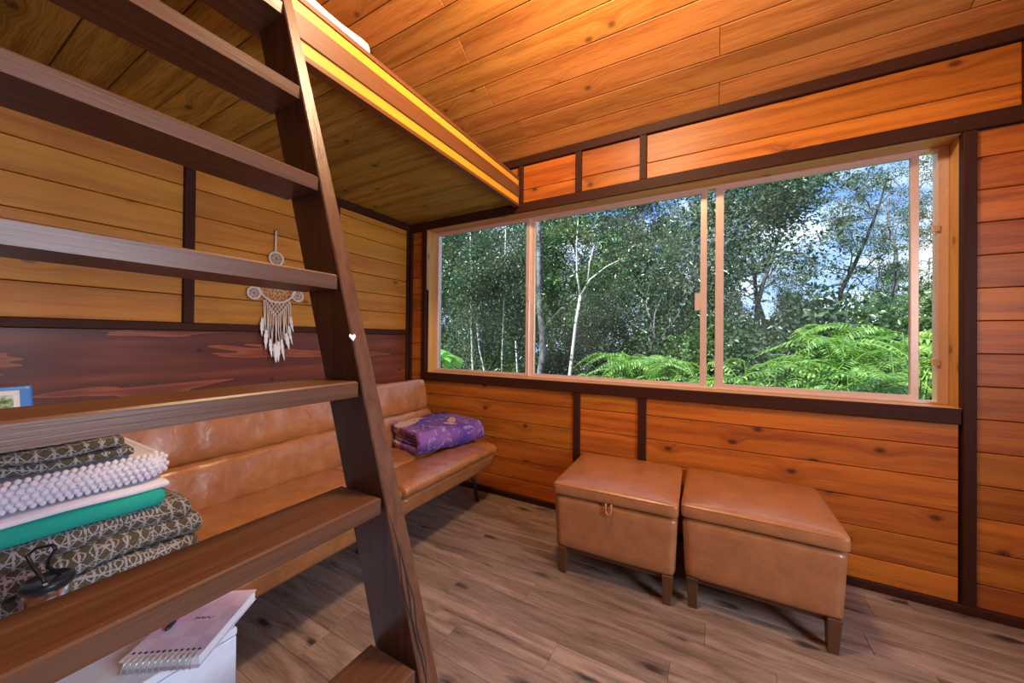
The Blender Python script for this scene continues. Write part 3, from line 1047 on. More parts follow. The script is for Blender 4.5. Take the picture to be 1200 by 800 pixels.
# little heart sticker on the stringer face
bm = bmesh.new()
hp = [(0.0, -0.010), (0.009, 0.001), (0.0085, 0.006), (0.005, 0.008), (0.0, 0.004), (-0.005, 0.008), (-0.0085, 0.006), (-0.009, 0.001)]
fa = [bm.verts.new((0.0, p[0], p[1])) for p in hp]
fb = [bm.verts.new((0.0015, p[0], p[1])) for p in hp]
bm.faces.new(fb)
for k in range(8):
    bm.faces.new((fa[k], fa[(k + 1) % 8], fb[(k + 1) % 8], fb[k]))
o = bm_done(bm, 'heart_sticker', 'tape_white', None)
o.location = (FX(1.20) + 0.001, -1.820, 1.20)
o.rotation_euler = (0, -math.atan(0.304), 0)
into(o, lad)
o['label'] = 'tiny white heart sticker'

# ------------------------------------------------------------------ futon
fut = tag(empty('leather_futon', (0.7, -1.07, 0)), 'long tan leather futon sofa with rolled back along the left wall', 'sofa')
FI = fut.location.copy()


def arc_pad(cx, cz, hw, hh, ang, n=28, p=3.2):
    """superellipse profile rotated by ang in xz"""
    out_ = []
    for k in range(n):
        t_ = 2 * PI * k / n
        c_, s_ = math.cos(t_), math.sin(t_)
        a = math.copysign(abs(c_) ** (2 / p), c_) * hw
        d = math.copysign(abs(s_) ** (2 / p), s_) * hh
        out_.append((cx + a * math.cos(ang) - d * math.sin(ang), cz + a * math.sin(ang) + d * math.cos(ang)))
    return out_


def ylist(a, b_, n=40):
    # denser towards the ends
    return [a + (b_ - a) * (0.5 - 0.5 * math.cos(PI * k / n)) for k in range(n + 1)]


tilt = math.radians(101)
for (cx, cz, hh_) in ((0.322, 0.742, 0.124), (0.385, 0.515, 0.118)):
    # backrest: two long horizontal rolls leaning back
    o = sweep_y('back_cushion', arc_pad(cx, cz, hh_, 0.058, tilt, n=36, p=3.6), ylist(-1.945, -0.165, 90), 'futon_leather', None, wr=0.007, seed=cx * 30, endpuff=0.014)
    into(o, fut)
o = sweep_y('back_panel', arc_pad(0.295, 0.60, 0.25, 0.03, tilt, p=5), ylist(-1.935, -0.185, 8), 'futon_leather', None)
into(o, fut)
for hf, (ya, yb) in enumerate(((-1.065, -0.175), (-1.945, -1.075))):
    ysq = ylist(ya, yb)
    # seat: rear roll and front roll
    o = sweep_y('seat_cushion', arc_pad(0.585, 0.400, 0.168, 0.046, math.radians(1), n=36, p=3.2), ysq, 'futon_leather', None, wr=0.006, seed=4 + hf, endpuff=0.018)
    into(o, fut)
    o = sweep_y('seat_cushion', arc_pad(0.900, 0.408, 0.158, 0.040, math.radians(2), n=36, p=2.7), ysq, 'futon_leather', None, wr=0.007, seed=9 + hf, endpuff=0.018)
    into(o, fut)
    o = pad('seat_base', (0.62, yb - ya - 0.014, 0.098), 0.014, 'futon_leather', None, (8, 12, 4), wr=0.003, deform=lambda p: (p.x - 0.03 * (0.05 - p.z) / 0.1 * (p.x > 0), p.y, p.z), loc=(0.735, (ya + yb) / 2, 0.328))
    into(o, fut)
for (x, y, dx, dy) in ((0.86, -0.235, 0.03, 0.055), (0.86, -1.76, 0.03, -0.02), (0.5, -0.235, -0.03, 0.05), (0.5, -1.80, -0.03, -0.05), (0.80, -1.07, 0.0, 0.0)):
    bm = bmesh.new()
    tube(bm, [(x, y, 0.285), (x + dx, y + dy, 0.0)], [0.018, 0.012], 12)
    into(bm_done(bm, 'leg', 'black_metal', None, True), fut)

# ------------------------------------------------------------------ storage ottomans


def ottoman(loc, rz, w, d, label, pull):
    r = tag(empty('storage_ottoman', loc, rz), label, 'ottoman', 'tan storage ottomans under the window')
    hw, hd = w / 2, d / 2

    def taper(p):
        f = 1.0 + 0.02 * (p.z / 0.13)
        return (p.x * f, p.y * f, p.z)
    pad('body', (w - 0.02, d - 0.02, 0.268), 0.020, 'ottoman_leather', r, (10, 10, 8), wr=0.0016, wr_scale=6, deform=taper, loc=(0, 0, 0.265))
    lid = pad('lid', (w, d, 0.062), 0.016, 'ottoman_leather', r, (16, 16, 6), puff=0.022, puff_pow=3, wr=0.0016, wr_scale=6, loc=(0, 0, 0.434))
    # welt running around the rim of the lid
    bm = bmesh.new()
    zz_, q = 0.0235, 0.008
    pts = []
    for cx, cy, a0 in ((hw - 0.02, hd - 0.02, 0), (-hw + 0.02, hd - 0.02, 90), (-hw + 0.02, -hd + 0.02, 180), (hw - 0.02, -hd + 0.02, 270)):
        for k in range(4):
            a = math.radians(a0 + k * 30)
            pts.append((cx + 0.0175 * math.cos(a), cy + 0.0175 * math.sin(a), zz_))
    pts.append(pts[0])
    tube(bm, pts, 0.0022, 6, cap=False)
    bm_done(bm, 'welt', 'ottoman_leather', lid, True)
    for sx in (-1, 1):
        for sy in (-1, 1):
            bm = bmesh.new()
            a = add_box(bm, (-0.024, -0.024, -0.068), (0.024, 0.024, 0.068))
            for v_ in bm.verts:
                if v_.co.z < 0:
                    v_.co.x = v_.co.x * 0.72 - 0.004 * -sx * -1
                    v_.co.y = v_.co.y * 0.72
            bmesh.ops.bevel(bm, geom=bm.edges[:], offset=0.003, segments=1, affect='EDGES')
            bm.transform(Matrix.Rotation(math.radians(90), 4, 'Y'))
            o = bm_done(bm, 'leg', 'leg_wood', r)
            o.matrix_basis = Matrix.Translation((sx * (hw - 0.045), sy * (hd - 0.04), 0.068)) @ Matrix.Rotation(math.radians(-90), 4, 'Y')
    for sy in (-1, 1):
        box('apron', (-hw + 0.068, sy * (hd - 0.05) - 0.01, 0.108), (hw - 0.068, sy * (hd - 0.05) + 0.01, 0.134), 'leg_wood', r, 0.002)
    for sx in (-1, 1):
        o = board('apron', (sx * (hw - 0.055), 0, 0.121), Y, Z, (d - 0.14, 0.026, 0.02), 'leg_wood', r, 0.002)
    if pull:
        bm = bmesh.new()
        px, zt_, zb_, hwid = -0.01, 0.412, 0.362, 0.013
        path = [(px - hwid, -hd - 0.002, zt_), (px - hwid, -hd - 0.007, (zt_ + zb_) / 2), (px - hwid * 0.8, -hd - 0.009, zb_ + 0.006), (px, -hd - 0.010, zb_), (px + hwid * 0.8, -hd - 0.009, zb_ + 0.006), (px + hwid, -hd - 0.007, (zt_ + zb_) / 2), (px + hwid, -hd - 0.002, zt_)]
        tube(bm, path, 0.0055, 8)
        bm_done(bm, 'pull_loop', 'ottoman_leather', r, True)
    return r


ottoman((1.968, -0.362, 0), math.radians(2.2), 0.590, 0.575, 'tan leather storage ottoman with a pull loop on its lid', True)
ottoman((2.568, -0.325, 0), math.radians(0.6), 0.582, 0.545, 'tan leather storage ottoman without pull loop, by the tall brown window post', False)

# ------------------------------------------------------------------ purple quilt on the futon
q = tag(empty('folded_quilt', (0.625, -0.37, 0.443), math.radians(-14)), 'folded purple quilt printed with peach and lavender sea motifs on futon', 'blanket')


def quilt_fold(p):
    # settle on the seat and sag at the ends
    return (p.x, p.y + 0.02 * math.sin(p.x * 9), p.z + 0.010 * math.sin(p.y * 11 + p.x * 5))


def fold_prof(x0, x1, z0, th, gap, n=9):
    """one layer folded over itself at x1: C-shaped closed outline"""
    outp = []
    r_o = th + gap / 2
    zc2 = z0 + r_o
    outp.append((x0, z0))
    outp += [(x0 + (x1 - r_o - x0) * k / 6, z0) for k in range(1, 6)]
    outp += [(x1 - r_o + r_o * math.sin(PI * k / n), zc2 - r_o * math.cos(PI * k / n)) for k in range(n + 1)]
    outp += [(x1 - r_o - (x1 - r_o - x0) * k / 6, zc2 + r_o) for k in range(1, 7)]
    outp.append((x0 - th * 0.3, zc2 + r_o - th / 2))
    outp.append((x0, zc2 + gap / 2))
    outp += [(x0 + (x1 - r_o - x0) * k / 6, zc2 + gap / 2) for k in range(1, 6)]
    ri = gap / 2
    outp += [(x1 - r_o + ri * math.sin(PI - PI * k / 4), zc2 - ri * math.cos(PI - PI * k / 4)) for k in range(5)]
    outp += [(x1 - r_o - (x1 - r_o - x0) * k / 6, zc2 - gap / 2) for k in range(1, 6)]
    outp.append((x0, zc2 - gap / 2))
    outp.append((x0 - th * 0.3, z0 + th / 2))
    return outp


o = sweep_y('outer_fold', fold_prof(-0.22, 0.255, 0.004, 0.046, 0.056), ylist(-0.265, 0.265, 26), 'quilt_print', q, wr=0.012, seed=2)
o = sweep_y('inner_fold', fold_prof(-0.20, 0.195, 0.054, 0.019, 0.006), ylist(-0.250, 0.25, 20), 'quilt_print', q, wr=0.004, seed=5)

# ------------------------------------------------------------------ white side cabinet and what stands on it
cab = tag(empty('side_cabinet', (0.78, -2.40, 0)), 'low white lacquered cabinet between the ladder and the futon end', 'cabinet')
into(box('body', (0.15, -2.87, 0.0), (1.404, -1.955, 0.482), 'white_lacquer', None, 0.003), cab)
into(box('top', (0.15, -2.87, 0.482), (1.410, -1.955, 0.500), 'white_lacquer', None, 0.003), cab)
into(box('door', (1.404, -2.405, 0.05), (1.410, -1.957, 0.480), 'white_lacquer', None, 0.002), cab)
into(box('door', (1.404, -2.85, 0.05), (1.410, -2.41, 0.480), 'white_lacquer', None, 0.002), cab)
# spiral notebook
ang = math.atan2(0.17, -0.121) - PI / 2
nb = tag(empty('spiral_notebook', (1.345, -2.012, 0.5), ang), 'lilac spiral-bound notebook lying on the white cabinet', 'notebook')
NW, NH = 0.152, 0.205          # local X across the spiral edge, local Y away from it
box('page_block', (-NW / 2 + 0.002, -NH / 2 + 0.006, 0.0035), (NW / 2 - 0.002, NH / 2 - 0.002, 0.0235), 'paper', nb, 0.001)
box('back_cover', (-NW / 2, -NH / 2, 0.0008), (NW / 2, NH / 2, 0.003), 'page_lilac', nb, 0.0006)
box('front_cover', (-NW / 2, -NH / 2, 0.024), (NW / 2, NH / 2, 0.0262), 'cover_lilac', nb, 0.0006)
for k in range(12):
    xk = -NW / 2 + 0.012 + k * (NW - 0.024) / 11
    bm = bmesh.new()
    pts = [(xk + 0.003 * math.sin(a), -NH / 2 + 0.004 + 0.013 * math.cos(a), 0.0145 + 0.0135 * math.sin(a)) for a in [2 * PI * t_ / 14 for t_ in range(15)]]
    tube(bm, pts, 0.0014, 6, cap=False)
    bm_done(bm, 'wire_loop', 'wire_gold', nb, True)
    lathe('punch_hole', [(0.003, 0.0), (0.003, 0.0006)], 'rubber_black', nb, 10, (xk, -NH / 2 + 0.020, 0.0260))
box('spine_strip', (-NW / 2, -NH / 2 + 0.0005, 0.0262), (NW / 2, -NH / 2 + 0.014, 0.0268), 'paper', nb, 0)
# a line of handwriting on the cover
bm = bmesh.new()
pts = [(0.028 - 0.03 * t_ / 30 * 1.2 + 0.004 * math.sin(t_ * 1.1), 0.01 + 0.005 * math.sin(t_ * 1.7) * (0.6 + 0.4 * math.sin(t_ * 0.5)), 0.0263) for t_ in range(31)]
tube(bm, pts, 0.0006, 4)
bm_done(bm, 'handwriting', 'rubber_black', nb, True)

pen = tag(empty('ballpoint_pen', (1.285, -2.015, 0.5262), ang + 0.12), 'black and magenta pen lying on the notebook', 'pen')
tube_obj('barrel', [(0, -0.035, 0.005), (0, 0.06, 0.005)], 0.0048, 'magenta_pen', pen, 10)
tube_obj('grip', [(0, -0.062, 0.005), (0, -0.055, 0.005), (0, -0.035, 0.005)], [0.002, 0.005, 0.0052], 'black_plastic', pen, 10)

# insulated tumbler
tm = tag(empty('steel_tumbler', (1.118, -2.197, 0.5)), 'steel travel tumbler with black lid and wire carry loop', 'tumbler')
lathe('cup', [(0.030, 0.0), (0.031, 0.004), (0.0345, 0.09), (0.0365, 0.142)], 'steel', tm, 32)
lid = lathe('lid', [(0.0375, 0.140), (0.0405, 0.143), (0.041, 0.152), (0.039, 0.158), (0.034, 0.159), (0.033, 0.154), (0.015, 0.154)], 'black_plastic', tm, 32)
lp = [(0.028, -0.006, 0.156), (0.022, -0.012, 0.172), (-0.005, -0.02, 0.192), (-0.022, -0.026, 0.214), (-0.018, -0.014, 0.226), (-0.002, 0.006, 0.228), (0.003, 0.010, 0.218), (-0.012, 0.004, 0.198), (-0.018, 0.002, 0.176), (-0.012, 0.018, 0.156)]
tube_obj('carry_loop', lp, 0.0036, 'black_plastic', tm, 8)
box('hinge_pin', (0.018, -0.012, 0.153), (0.032, -0.004, 0.161), 'steel', tm, 0.001)

# stack of folded textiles: each is a thing of its own


def folded(name, label, cat, x0, x1, y0, y1, z0, layers, mat, wr=0.010, group=None, droop=0.0):
    root = tag(empty(name, ((x0 + x1) / 2, (y0 + y1) / 2, z0)), label, cat, group)
    z = 0.0
    hy = (y1 - y0) / 2
    for k, (th, dx, dyr) in enumerate(layers):
        def bend(p, dy=dyr, zc0=z):
            t_ = (p.y + hy) / (2 * hy)
            return (p.x + 0.012 * math.sin(p.y * 9 + zc0 * 30), p.y, p.z - droop * max(0.0, t_ - 0.75) ** 2 * 4)
        L_ = (y1 - y0) - dyr
        pad('fold', (x1 - x0 - abs(dx), L_, th * 1.06), th * 0.49, mat, root, (8, 26, 7), wr=wr, wr_scale=8, seed=k * 3 + len(name), deform=bend, loc=(dx / 2, -dyr / 2, z + th / 2))
        z += th
    return root, z0 + z


r1, zt1 = folded('patterned_blanket', 'grey and olive lattice-woven blanket folded at the bottom of the pile', 'blanket', 0.44, 0.925, -2.52, -1.835, 0.502, [(0.052, 0.0, 0.012), (0.060, 0.012, 0.0), (0.056, -0.010, 0.03)], 'lattice_weave', droop=0.03)
tw = tag(empty('teal_towel', (0.66, -2.22, zt1)), 'teal towel with white hem lying below the white bobble blanket', 'towel')
pad('teal_face', (0.47, 0.60, 0.056), 0.026, 'teal_fabric', tw, (8, 26, 6), wr=0.005, wr_scale=6, seed=2, loc=(0.01, -0.005, 0.026))
pad('white_hem', (0.46, 0.61, 0.018), 0.008, 'white_fabric', tw, (8, 26, 4), wr=0.004, wr_scale=6, seed=3, loc=(0.005, -0.002, 0.060))
zt2 = zt1 + 0.076
bb = tag(empty('bobble_blanket', (0.64, -2.225, zt2)), 'white knitted bobble blanket folded in the textile pile', 'blanket')
pad('fold', (0.46, 0.615, 0.074), 0.036, 'bobble_white', bb, (8, 20, 7), wr=0.004, seed=7, loc=(0, 0, 0.038))
bm = bmesh.new()
for r_ in range(6):
    a = math.radians(-50 + r_ * 24)
    for k in range(40):
        yb_ = -0.305 + k * 0.0158 + (0.008 if r_ % 2 else 0)
        e_ = max(0.0, (yb_ - 0.25) / 0.065)
        xx = 0.198 + 0.034 * math.cos(a) - 0.03 * e_ * e_
        if yb_ > 0.315:
            continue
        bmesh.ops.create_icosphere(bm, subdivisions=1, radius=0.0092, matrix=Matrix.Translation((xx, yb_, 0.038 + 0.038 * math.sin(a) * (1 - 0.3 * e_))) @ Matrix.Diagonal((0.9, 0.85, 1.05, 1)))
for r_ in range(4):
    a = math.radians(-40 + r_ * 30)
    for k in range(18):
        xx = 0.16 - k * 0.018
        bmesh.ops.create_icosphere(bm, subdivisions=1, radius=0.0092, matrix=Matrix.Translation((xx, 0.276 + 0.034 * math.cos(a), 0.038 + 0.038 * math.sin(a))))
o = bm_done(bm, 'bobbles', 'bobble_white', bb, True)
o['kind'] = 'stuff'
zt3 = zt2 + 0.087
r4, zt4 = folded('small_patterned_blanket', 'dark olive patterned throw folded on top of the textile pile', 'blanket', 0.42, 0.84, -2.36, -1.985, zt3, [(0.026, 0.0, 0.0), (0.030, 0.02, 0.02), (0.028, -0.03, 0.0)], 'lattice_weave', wr=0.009)

# wicker basket with shells and a brochure folder, behind the pile against the wall
bk = tag(empty('wicker_basket', (0.28, -2.28, 0.50)), 'brown wicker basket holding shells behind the folded blankets', 'basket')
bm = bmesh.new()
for k in range(16):
    z = 0.012 + k * 0.018
    s_ = 0.92 + 0.08 * k / 15
    pts = []
    for a in range(41):
        t_ = 2 * PI * a / 40
        wv_ = 0.003 * math.sin(t_ * 20 + k * PI)
        pts.append(((0.085 + wv_) * s_ * math.copysign(abs(math.cos(t_)) ** 0.6, math.cos(t_)), (0.23 + wv_) * s_ * math.copysign(abs(math.sin(t_)) ** 0.6, math.sin(t_)), z))
    tube(bm, pts, 0.010, 6, cap=False)
bm_done(bm, 'weave', 'wicker', bk, True)
box('base', (-0.07, -0.2, 0.0), (0.07, 0.2, 0.27), 'wicker', bk, 0.02)
for k, (dx, dy, s_, rz) in enumerate(((0.045, 0.165, 1.0, 0.3), (0.05, 0.11, 1.2, 1.1), (0.0, 0.14, 0.9, 2.0), (0.05, 0.055, 1.1, 2.6), (0.0, 0.07, 1.0, 0.9), (0.04, 0.0, 1.1, 1.7))):
    bm = bmesh.new()
    bmesh.ops.create_uvsphere(bm, u_segments=14, v_segments=8, radius=0.026 * s_)
    for v_ in bm.verts:
        f = 1 + 0.10 * math.cos(9 * math.atan2(v_.co.y, v_.co.x + 0.018))
        v_.co = Vector((v_.co.x * f * 1.2, v_.co.y * f, v_.co.z * 0.55 + 0.010 * math.sin(v_.co.x * 60)))
    o = bm_done(bm, 'seashell', 'shell', None, True)
    o.location = (0.28 + dx, -2.28 + dy, 0.785)
    o.rotation_euler = (0.3, 0.2, rz)
    tag(o, 'small cream seashell lying in the wicker basket', 'shell', 'shells in the basket')
fo = tag(empty('info_folder', (0.215, -2.2, 0.772)), 'bright blue folder with a printed white sheet leaning in the basket', 'folder')
bm = bmesh.new()
into_r = math.radians(-16)
o = pad('cover', (0.012, 0.225, 0.245), 0.006, 'blue_card', fo, (3, 16, 16), loc=(0, 0, 0.123))
o2 = box('sheet', (0.0058, -0.100, 0.02), (0.0072, 0.082, 0.228), 'paper', fo, 0)
o3 = box('picture', (0.0070, -0.09, 0.135), (0.0076, 0.068, 0.212), 'brochure_print', fo, 0)
bm = bmesh.new()
for k in range(7):
    add_box(bm, (0.0070, -0.09, 0.035 + k * 0.013), (0.0074, 0.06 - 0.02 * (k % 3), 0.037 + k * 0.013))
bm_done(bm, 'text_lines', 'rubber_black', fo)
fo.rotation_euler = (0, into_r, 0)

# ------------------------------------------------------------------ dream catcher on the left wall
dc = tag(empty('dream_catcher', (0.022, -1.145, 1.44)), 'white macrame dream catcher with feathers hanging on the left wall', 'dream catcher')
bm = bmesh.new()
tube(bm, [(0, -0.012, 0.285), (0.004, -0.012, 0.42), (0, -0.008, 0.42), (0, -0.006, 0.285)], 0.0035, 6)
bm_done(bm, 'hanging_cord', 'cotton_cord', dc, True)
tube_obj('nail', [(-0.02, -0.010, 0.418), (0.010, -0.010, 0.420)], 0.003, 'black_metal', dc, 8)


def hoop(cy, cz, R, rad, petals):
    bm_ = bmesh.new()
    tube(bm_, torus_pts(R, 30, cy, cz), rad, 8, cap=False)
    h_ = bm_done(bm_, 'hoop', 'cotton_cord', dc, True)
    bm_ = bmesh.new()
    for k in range(petals):
        a0 = 2 * PI * k / petals
        for st in (0.98, 0.66, 0.38):
            a1 = a0 + 2 * PI / petals * (1.0 if st > 0.9 else 1.0)
            am = (a0 + a1) / 2
            r0, r1_ = R * st, R * st * 0.72
            tube(bm_, [(0, cy + r0 * math.cos(a0), cz + r0 * math.sin(a0)), (0.001, cy + r1_ * math.cos(am), cz + r1_ * math.sin(am)), (0, cy + r0 * math.cos(a1), cz + r0 * math.sin(a1))], 0.0016, 5)
        tube(bm_, [(0, cy + R * 0.25 * math.cos(a0), cz + R * 0.25 * math.sin(a0)), (0, cy + R * 0.72 * math.cos(a0 + PI / petals), cz + R * 0.72 * math.sin(a0 + PI / petals))], 0.0016, 5)
    bm_done(bm_, 'web', 'cotton_cord', h_, True)


hoop(-0.005, 0.244, 0.040, 0.0058, 7)
hoop(0.004, 0.085, 0.112, 0.0062, 12)
hoop(-0.128, 0.018, 0.034, 0.0058, 7)
hoop(0.130, 0.026, 0.034, 0.0058, 7)
# macrame triangle of knots under the big hoop
bm = bmesh.new()
for r_ in range(6):
    for k in range(7 - r_):
        y_ = (k - (6 - r_) / 2) * 0.023 + 0.004
        z_ = -0.022 - r_ * 0.0155
        bmesh.ops.create_icosphere(bm, subdivisions=1, radius=0.0058, matrix=Matrix.Translation((0.004, y_, z_)))
        for s_ in (-1, 1):
            tube(bm, [(0.002, y_, z_), (0.002, y_ + s_ * 0.0115, z_ - 0.0155)], 0.0021, 5)
bm_done(bm, 'macrame', 'cotton_cord', dc, True)
random.seed(21)
cords = []
for k in range(15):
    y_ = -0.074 + k * 0.0112
    e_ = abs(k - 7) / 7
    top = -0.018 - 0.095 * (1 - e_)
    bot = -0.20 - 0.10 * (1 - e_) - random.uniform(0, 0.03)
    o = tube_obj('cord', [(0, y_, top), (0.003, y_ + random.uniform(-0.006, 0.006), (top + bot) / 2), (0.002, y_ + random.uniform(-0.008, 0.008), bot)], 0.0028, 'cotton_cord', dc, 6)


def feather(y_, z_, L_, tilt_):
    n_ = 10
    vs, fs = [], []
    for k in range(n_ + 1):
        t_ = k / n_
        w_ = 0.012 * math.sin(PI * min(1, t_ * 0.95 + 0.05)) ** 0.7 * (1 - 0.25 * t_) + 0.0015
        for s_ in (-1, 0, 1):
            for side_ in (0, 1):
                vs.append((0.004 * (s_ == 0) + 0.0012 * side_ + 0.010 * t_ * t_, s_ * w_ + 0.002 * math.sin(k * 2.1) * s_, -L_ * t_ + (0.012 * abs(s_))))
    idx = lambda k, s_, d_: k * 6 + (s_ + 1) * 2 + d_
    for k in range(n_):
        for s_ in (-1, 0):
            fs.append((idx(k, s_, 1), idx(k, s_ + 1, 1), idx(k + 1, s_ + 1, 1), idx(k + 1, s_, 1)))
            fs.append((idx(k, s_, 0), idx(k + 1, s_, 0), idx(k + 1, s_ + 1, 0), idx(k, s_ + 1, 0)))
        fs.append((idx(k, 1, 0), idx(k + 1, 1, 0), idx(k + 1, 1, 1), idx(k, 1, 1)))
        fs.append((idx(k, -1, 0), idx(k, -1, 1), idx(k + 1, -1, 1), idx(k + 1, -1, 0)))
    o = mesh_np('feather', vs, fs, 'feather_white', dc, True)
    o.location = (0.006, y_, z_)
    o.rotation_euler = (tilt_, 0, random.uniform(-0.5, 0.5))
    bd = lathe('bead', [(0.002, -0.005), (0.0055, -0.002), (0.0055, 0.002), (0.002, 0.005)], 'bead_wood', o, 10, (0.002, 0, 0.008))


for (y_, z_, L_, tl) in ((-0.083, -0.135, 0.105, -0.12), (-0.060, -0.205, 0.115, -0.08), (-0.036, -0.262, 0.105, 0.0), (-0.010, -0.290, 0.115, 0.05), (0.012, -0.275, 0.125, -0.05), (0.030, -0.262, 0.13, 0.08), (0.056, -0.225, 0.10, 0.16), (0.072, -0.175, 0.12, 0.18), (0.084, -0.115, 0.10, 0.1)):
    feather(y_, z_, L_, tl)

# ------------------------------------------------------------------ assumed pendant, out of view, added around the warm fill light
pr_ = tag(empty('assumed_pendant', (2.0, -1.38, 2.92)), 'assumed brass pendant, unseen, added under the slope of the boarded ceiling', 'lamp')
tube_obj('cord', [(0, 0, 0.24), (0, 0, ZT + 1.38 * T30 - 2.92 - 0.02)], 0.004, 'black_plastic', pr_)
lathe('shade', [(0.02, 0.25), (0.05, 0.24), (0.06, 0.20), (0.055, 0.195), (0.02, 0.21)], 'lamp_brass', pr_)
# ------------------------------------------------------------------ outside: ground
GZ = -0.7
bm = bmesh.new()
n_ = 44
gv_ = {}
for i in range(n_ + 1):
    for j in range(n_ + 1):
        x, y = -30 + 60 * i / n_, 0.22 + 44 * (j / n_) ** 1.5
        gv_[i, j] = bm.verts.new((x, y, GZ + 0.12 * mnoise.noise(Vector((x * 0.4, y * 0.4, 0))) * min(1, y / 3)))
for i in range(n_):
    for j in range(n_):
        bm.faces.new((gv_[i, j], gv_[i + 1, j], gv_[i + 1, j + 1], gv_[i, j + 1]))
ground = struct(bm_done(bm, 'ground', 'forest_floor', None, True))

# ------------------------------------------------------------------ outside: plants


def leaf_arrays(P, D, size, aspect, rng, bend=0.25):
    """P positions, D growth directions -> rhombic leaves (4 verts, 2 tris)"""
    n = len(P)
    D = D / np.maximum(np.linalg.norm(D, axis=1, keepdims=True), 1e-6)
    r = rng.normal(size=(n, 3))
    S = np.cross(D, r)
    S /= np.maximum(np.linalg.norm(S, axis=1, keepdims=True), 1e-6)
    N = np.cross(S, D)
    L = size * rng.uniform(0.65, 1.25, (n, 1))
    Wd = L * aspect
    v0 = P
    v1 = P + D * L * 0.45 + S * Wd * 0.5 + N * L * 0.06
    v2 = P + D * L - N * L * bend
    v3 = P + D * L * 0.45 - S * Wd * 0.5 + N * L * 0.06
    V = np.stack([v0, v1, v2, v3], 1).reshape(-1, 3)
    b_ = np.arange(n)[:, None] * 4
    F = np.concatenate([b_ + np.array([[0, 1, 2]]), b_ + np.array([[0, 2, 3]])], 1).reshape(-1, 3)
    return V, F


def grow(rng, base, height, spread, n_limbs, levels, r0, lean=0.1, low=0.3, wig=0.15):
    """skeleton: list of (points, radii) and tips (position, direction)"""
    segs, tips = [], []
    trunk = [np.array(base, float)]
    d = np.array([rng.normal() * lean, rng.normal() * lean, 1.0])
    n = 9
    for k in range(n):
        d = d + rng.normal(size=3) * np.array([wig, wig, 0.03])
        d[2] = max(d[2], 0.6)
        trunk.append(trunk[-1] + d / np.linalg.norm(d) * height / n)
    tr = [r0 * (1 - 0.85 * k / n) for k in range(n + 1)]
    segs.append((trunk, tr))
    tips.append((trunk[-1], d))
    for i in range(n_limbs):
        f = low + (1 - low) * rng.uniform(0, 1) ** 0.9
        k = min(n - 1, int(f * n))
        p = trunk[k] + (trunk[k + 1] - trunk[k]) * (f * n - k)
        a = rng.uniform(0, 2 * PI)
        dd = np.array([math.cos(a), math.sin(a), rng.uniform(0.1, 0.9)])
        ln = spread * (1.15 - 0.65 * f) * rng.uniform(0.6, 1.15)
        branch(rng, segs, tips, p, dd, ln, tr[k] * 0.45, levels)
    return segs, tips


def branch(rng, segs, tips, p, d, ln, r, lev):
    pts = [p]
    n = 5
    d = d / np.linalg.norm(d)
    for k in range(n):
        d = d + rng.normal(size=3) * 0.28
        d /= np.linalg.norm(d)
        pts.append(pts[-1] + d * ln / n)
        if k >= 1:
            tips.append((pts[-1], d))
    segs.append((pts, [max(0.004, r * (1 - 0.75 * k / n)) for k in range(n + 1)]))
    if lev > 0:
        for k in range(3):
            q_ = pts[rng.integers(2, n + 1)]
            dd = d + rng.normal(size=3) * 0.8
            branch(rng, segs, tips, q_, dd, ln * rng.uniform(0.45, 0.7), r * 0.5, lev - 1)


def make_tree(name, seed, height, spread, n_limbs, levels, r0, n_leaf, leaf, aspect, cl_sigma, mat, bark, low=0.2, lean=0.08, flat=0.7):
    rng = np.random.default_rng(seed)
    segs, tips = grow(rng, (0, 0, 0), height, spread, n_limbs, levels, r0, lean, low)
    root = empty(name)
    bm_ = bmesh.new()
    for pts, rr in segs:
        tube(bm_, [tuple(p) for p in pts], list(rr), 6, cap=False)
    bm_done(bm_, 'trunk', bark, root, True)
    T_ = np.array([t_[0] for t_ in tips])
    Dn = np.array([t_[1] for t_ in tips])
    idx = rng.integers(0, len(T_), n_leaf)
    P = T_[idx] + rng.normal(size=(n_leaf, 3)) * np.array([1, 1, flat]) * cl_sigma
    D = Dn[idx] * 0.5 + rng.normal(size=(n_leaf, 3)) * 0.7 + np.array([0, 0, -0.15])
    P[:, 2] = np.maximum(P[:, 2], 0.03)
    V, F = leaf_arrays(P, D, leaf, aspect, rng)
    mesh_np('foliage', V, F, mat, root)
    return root


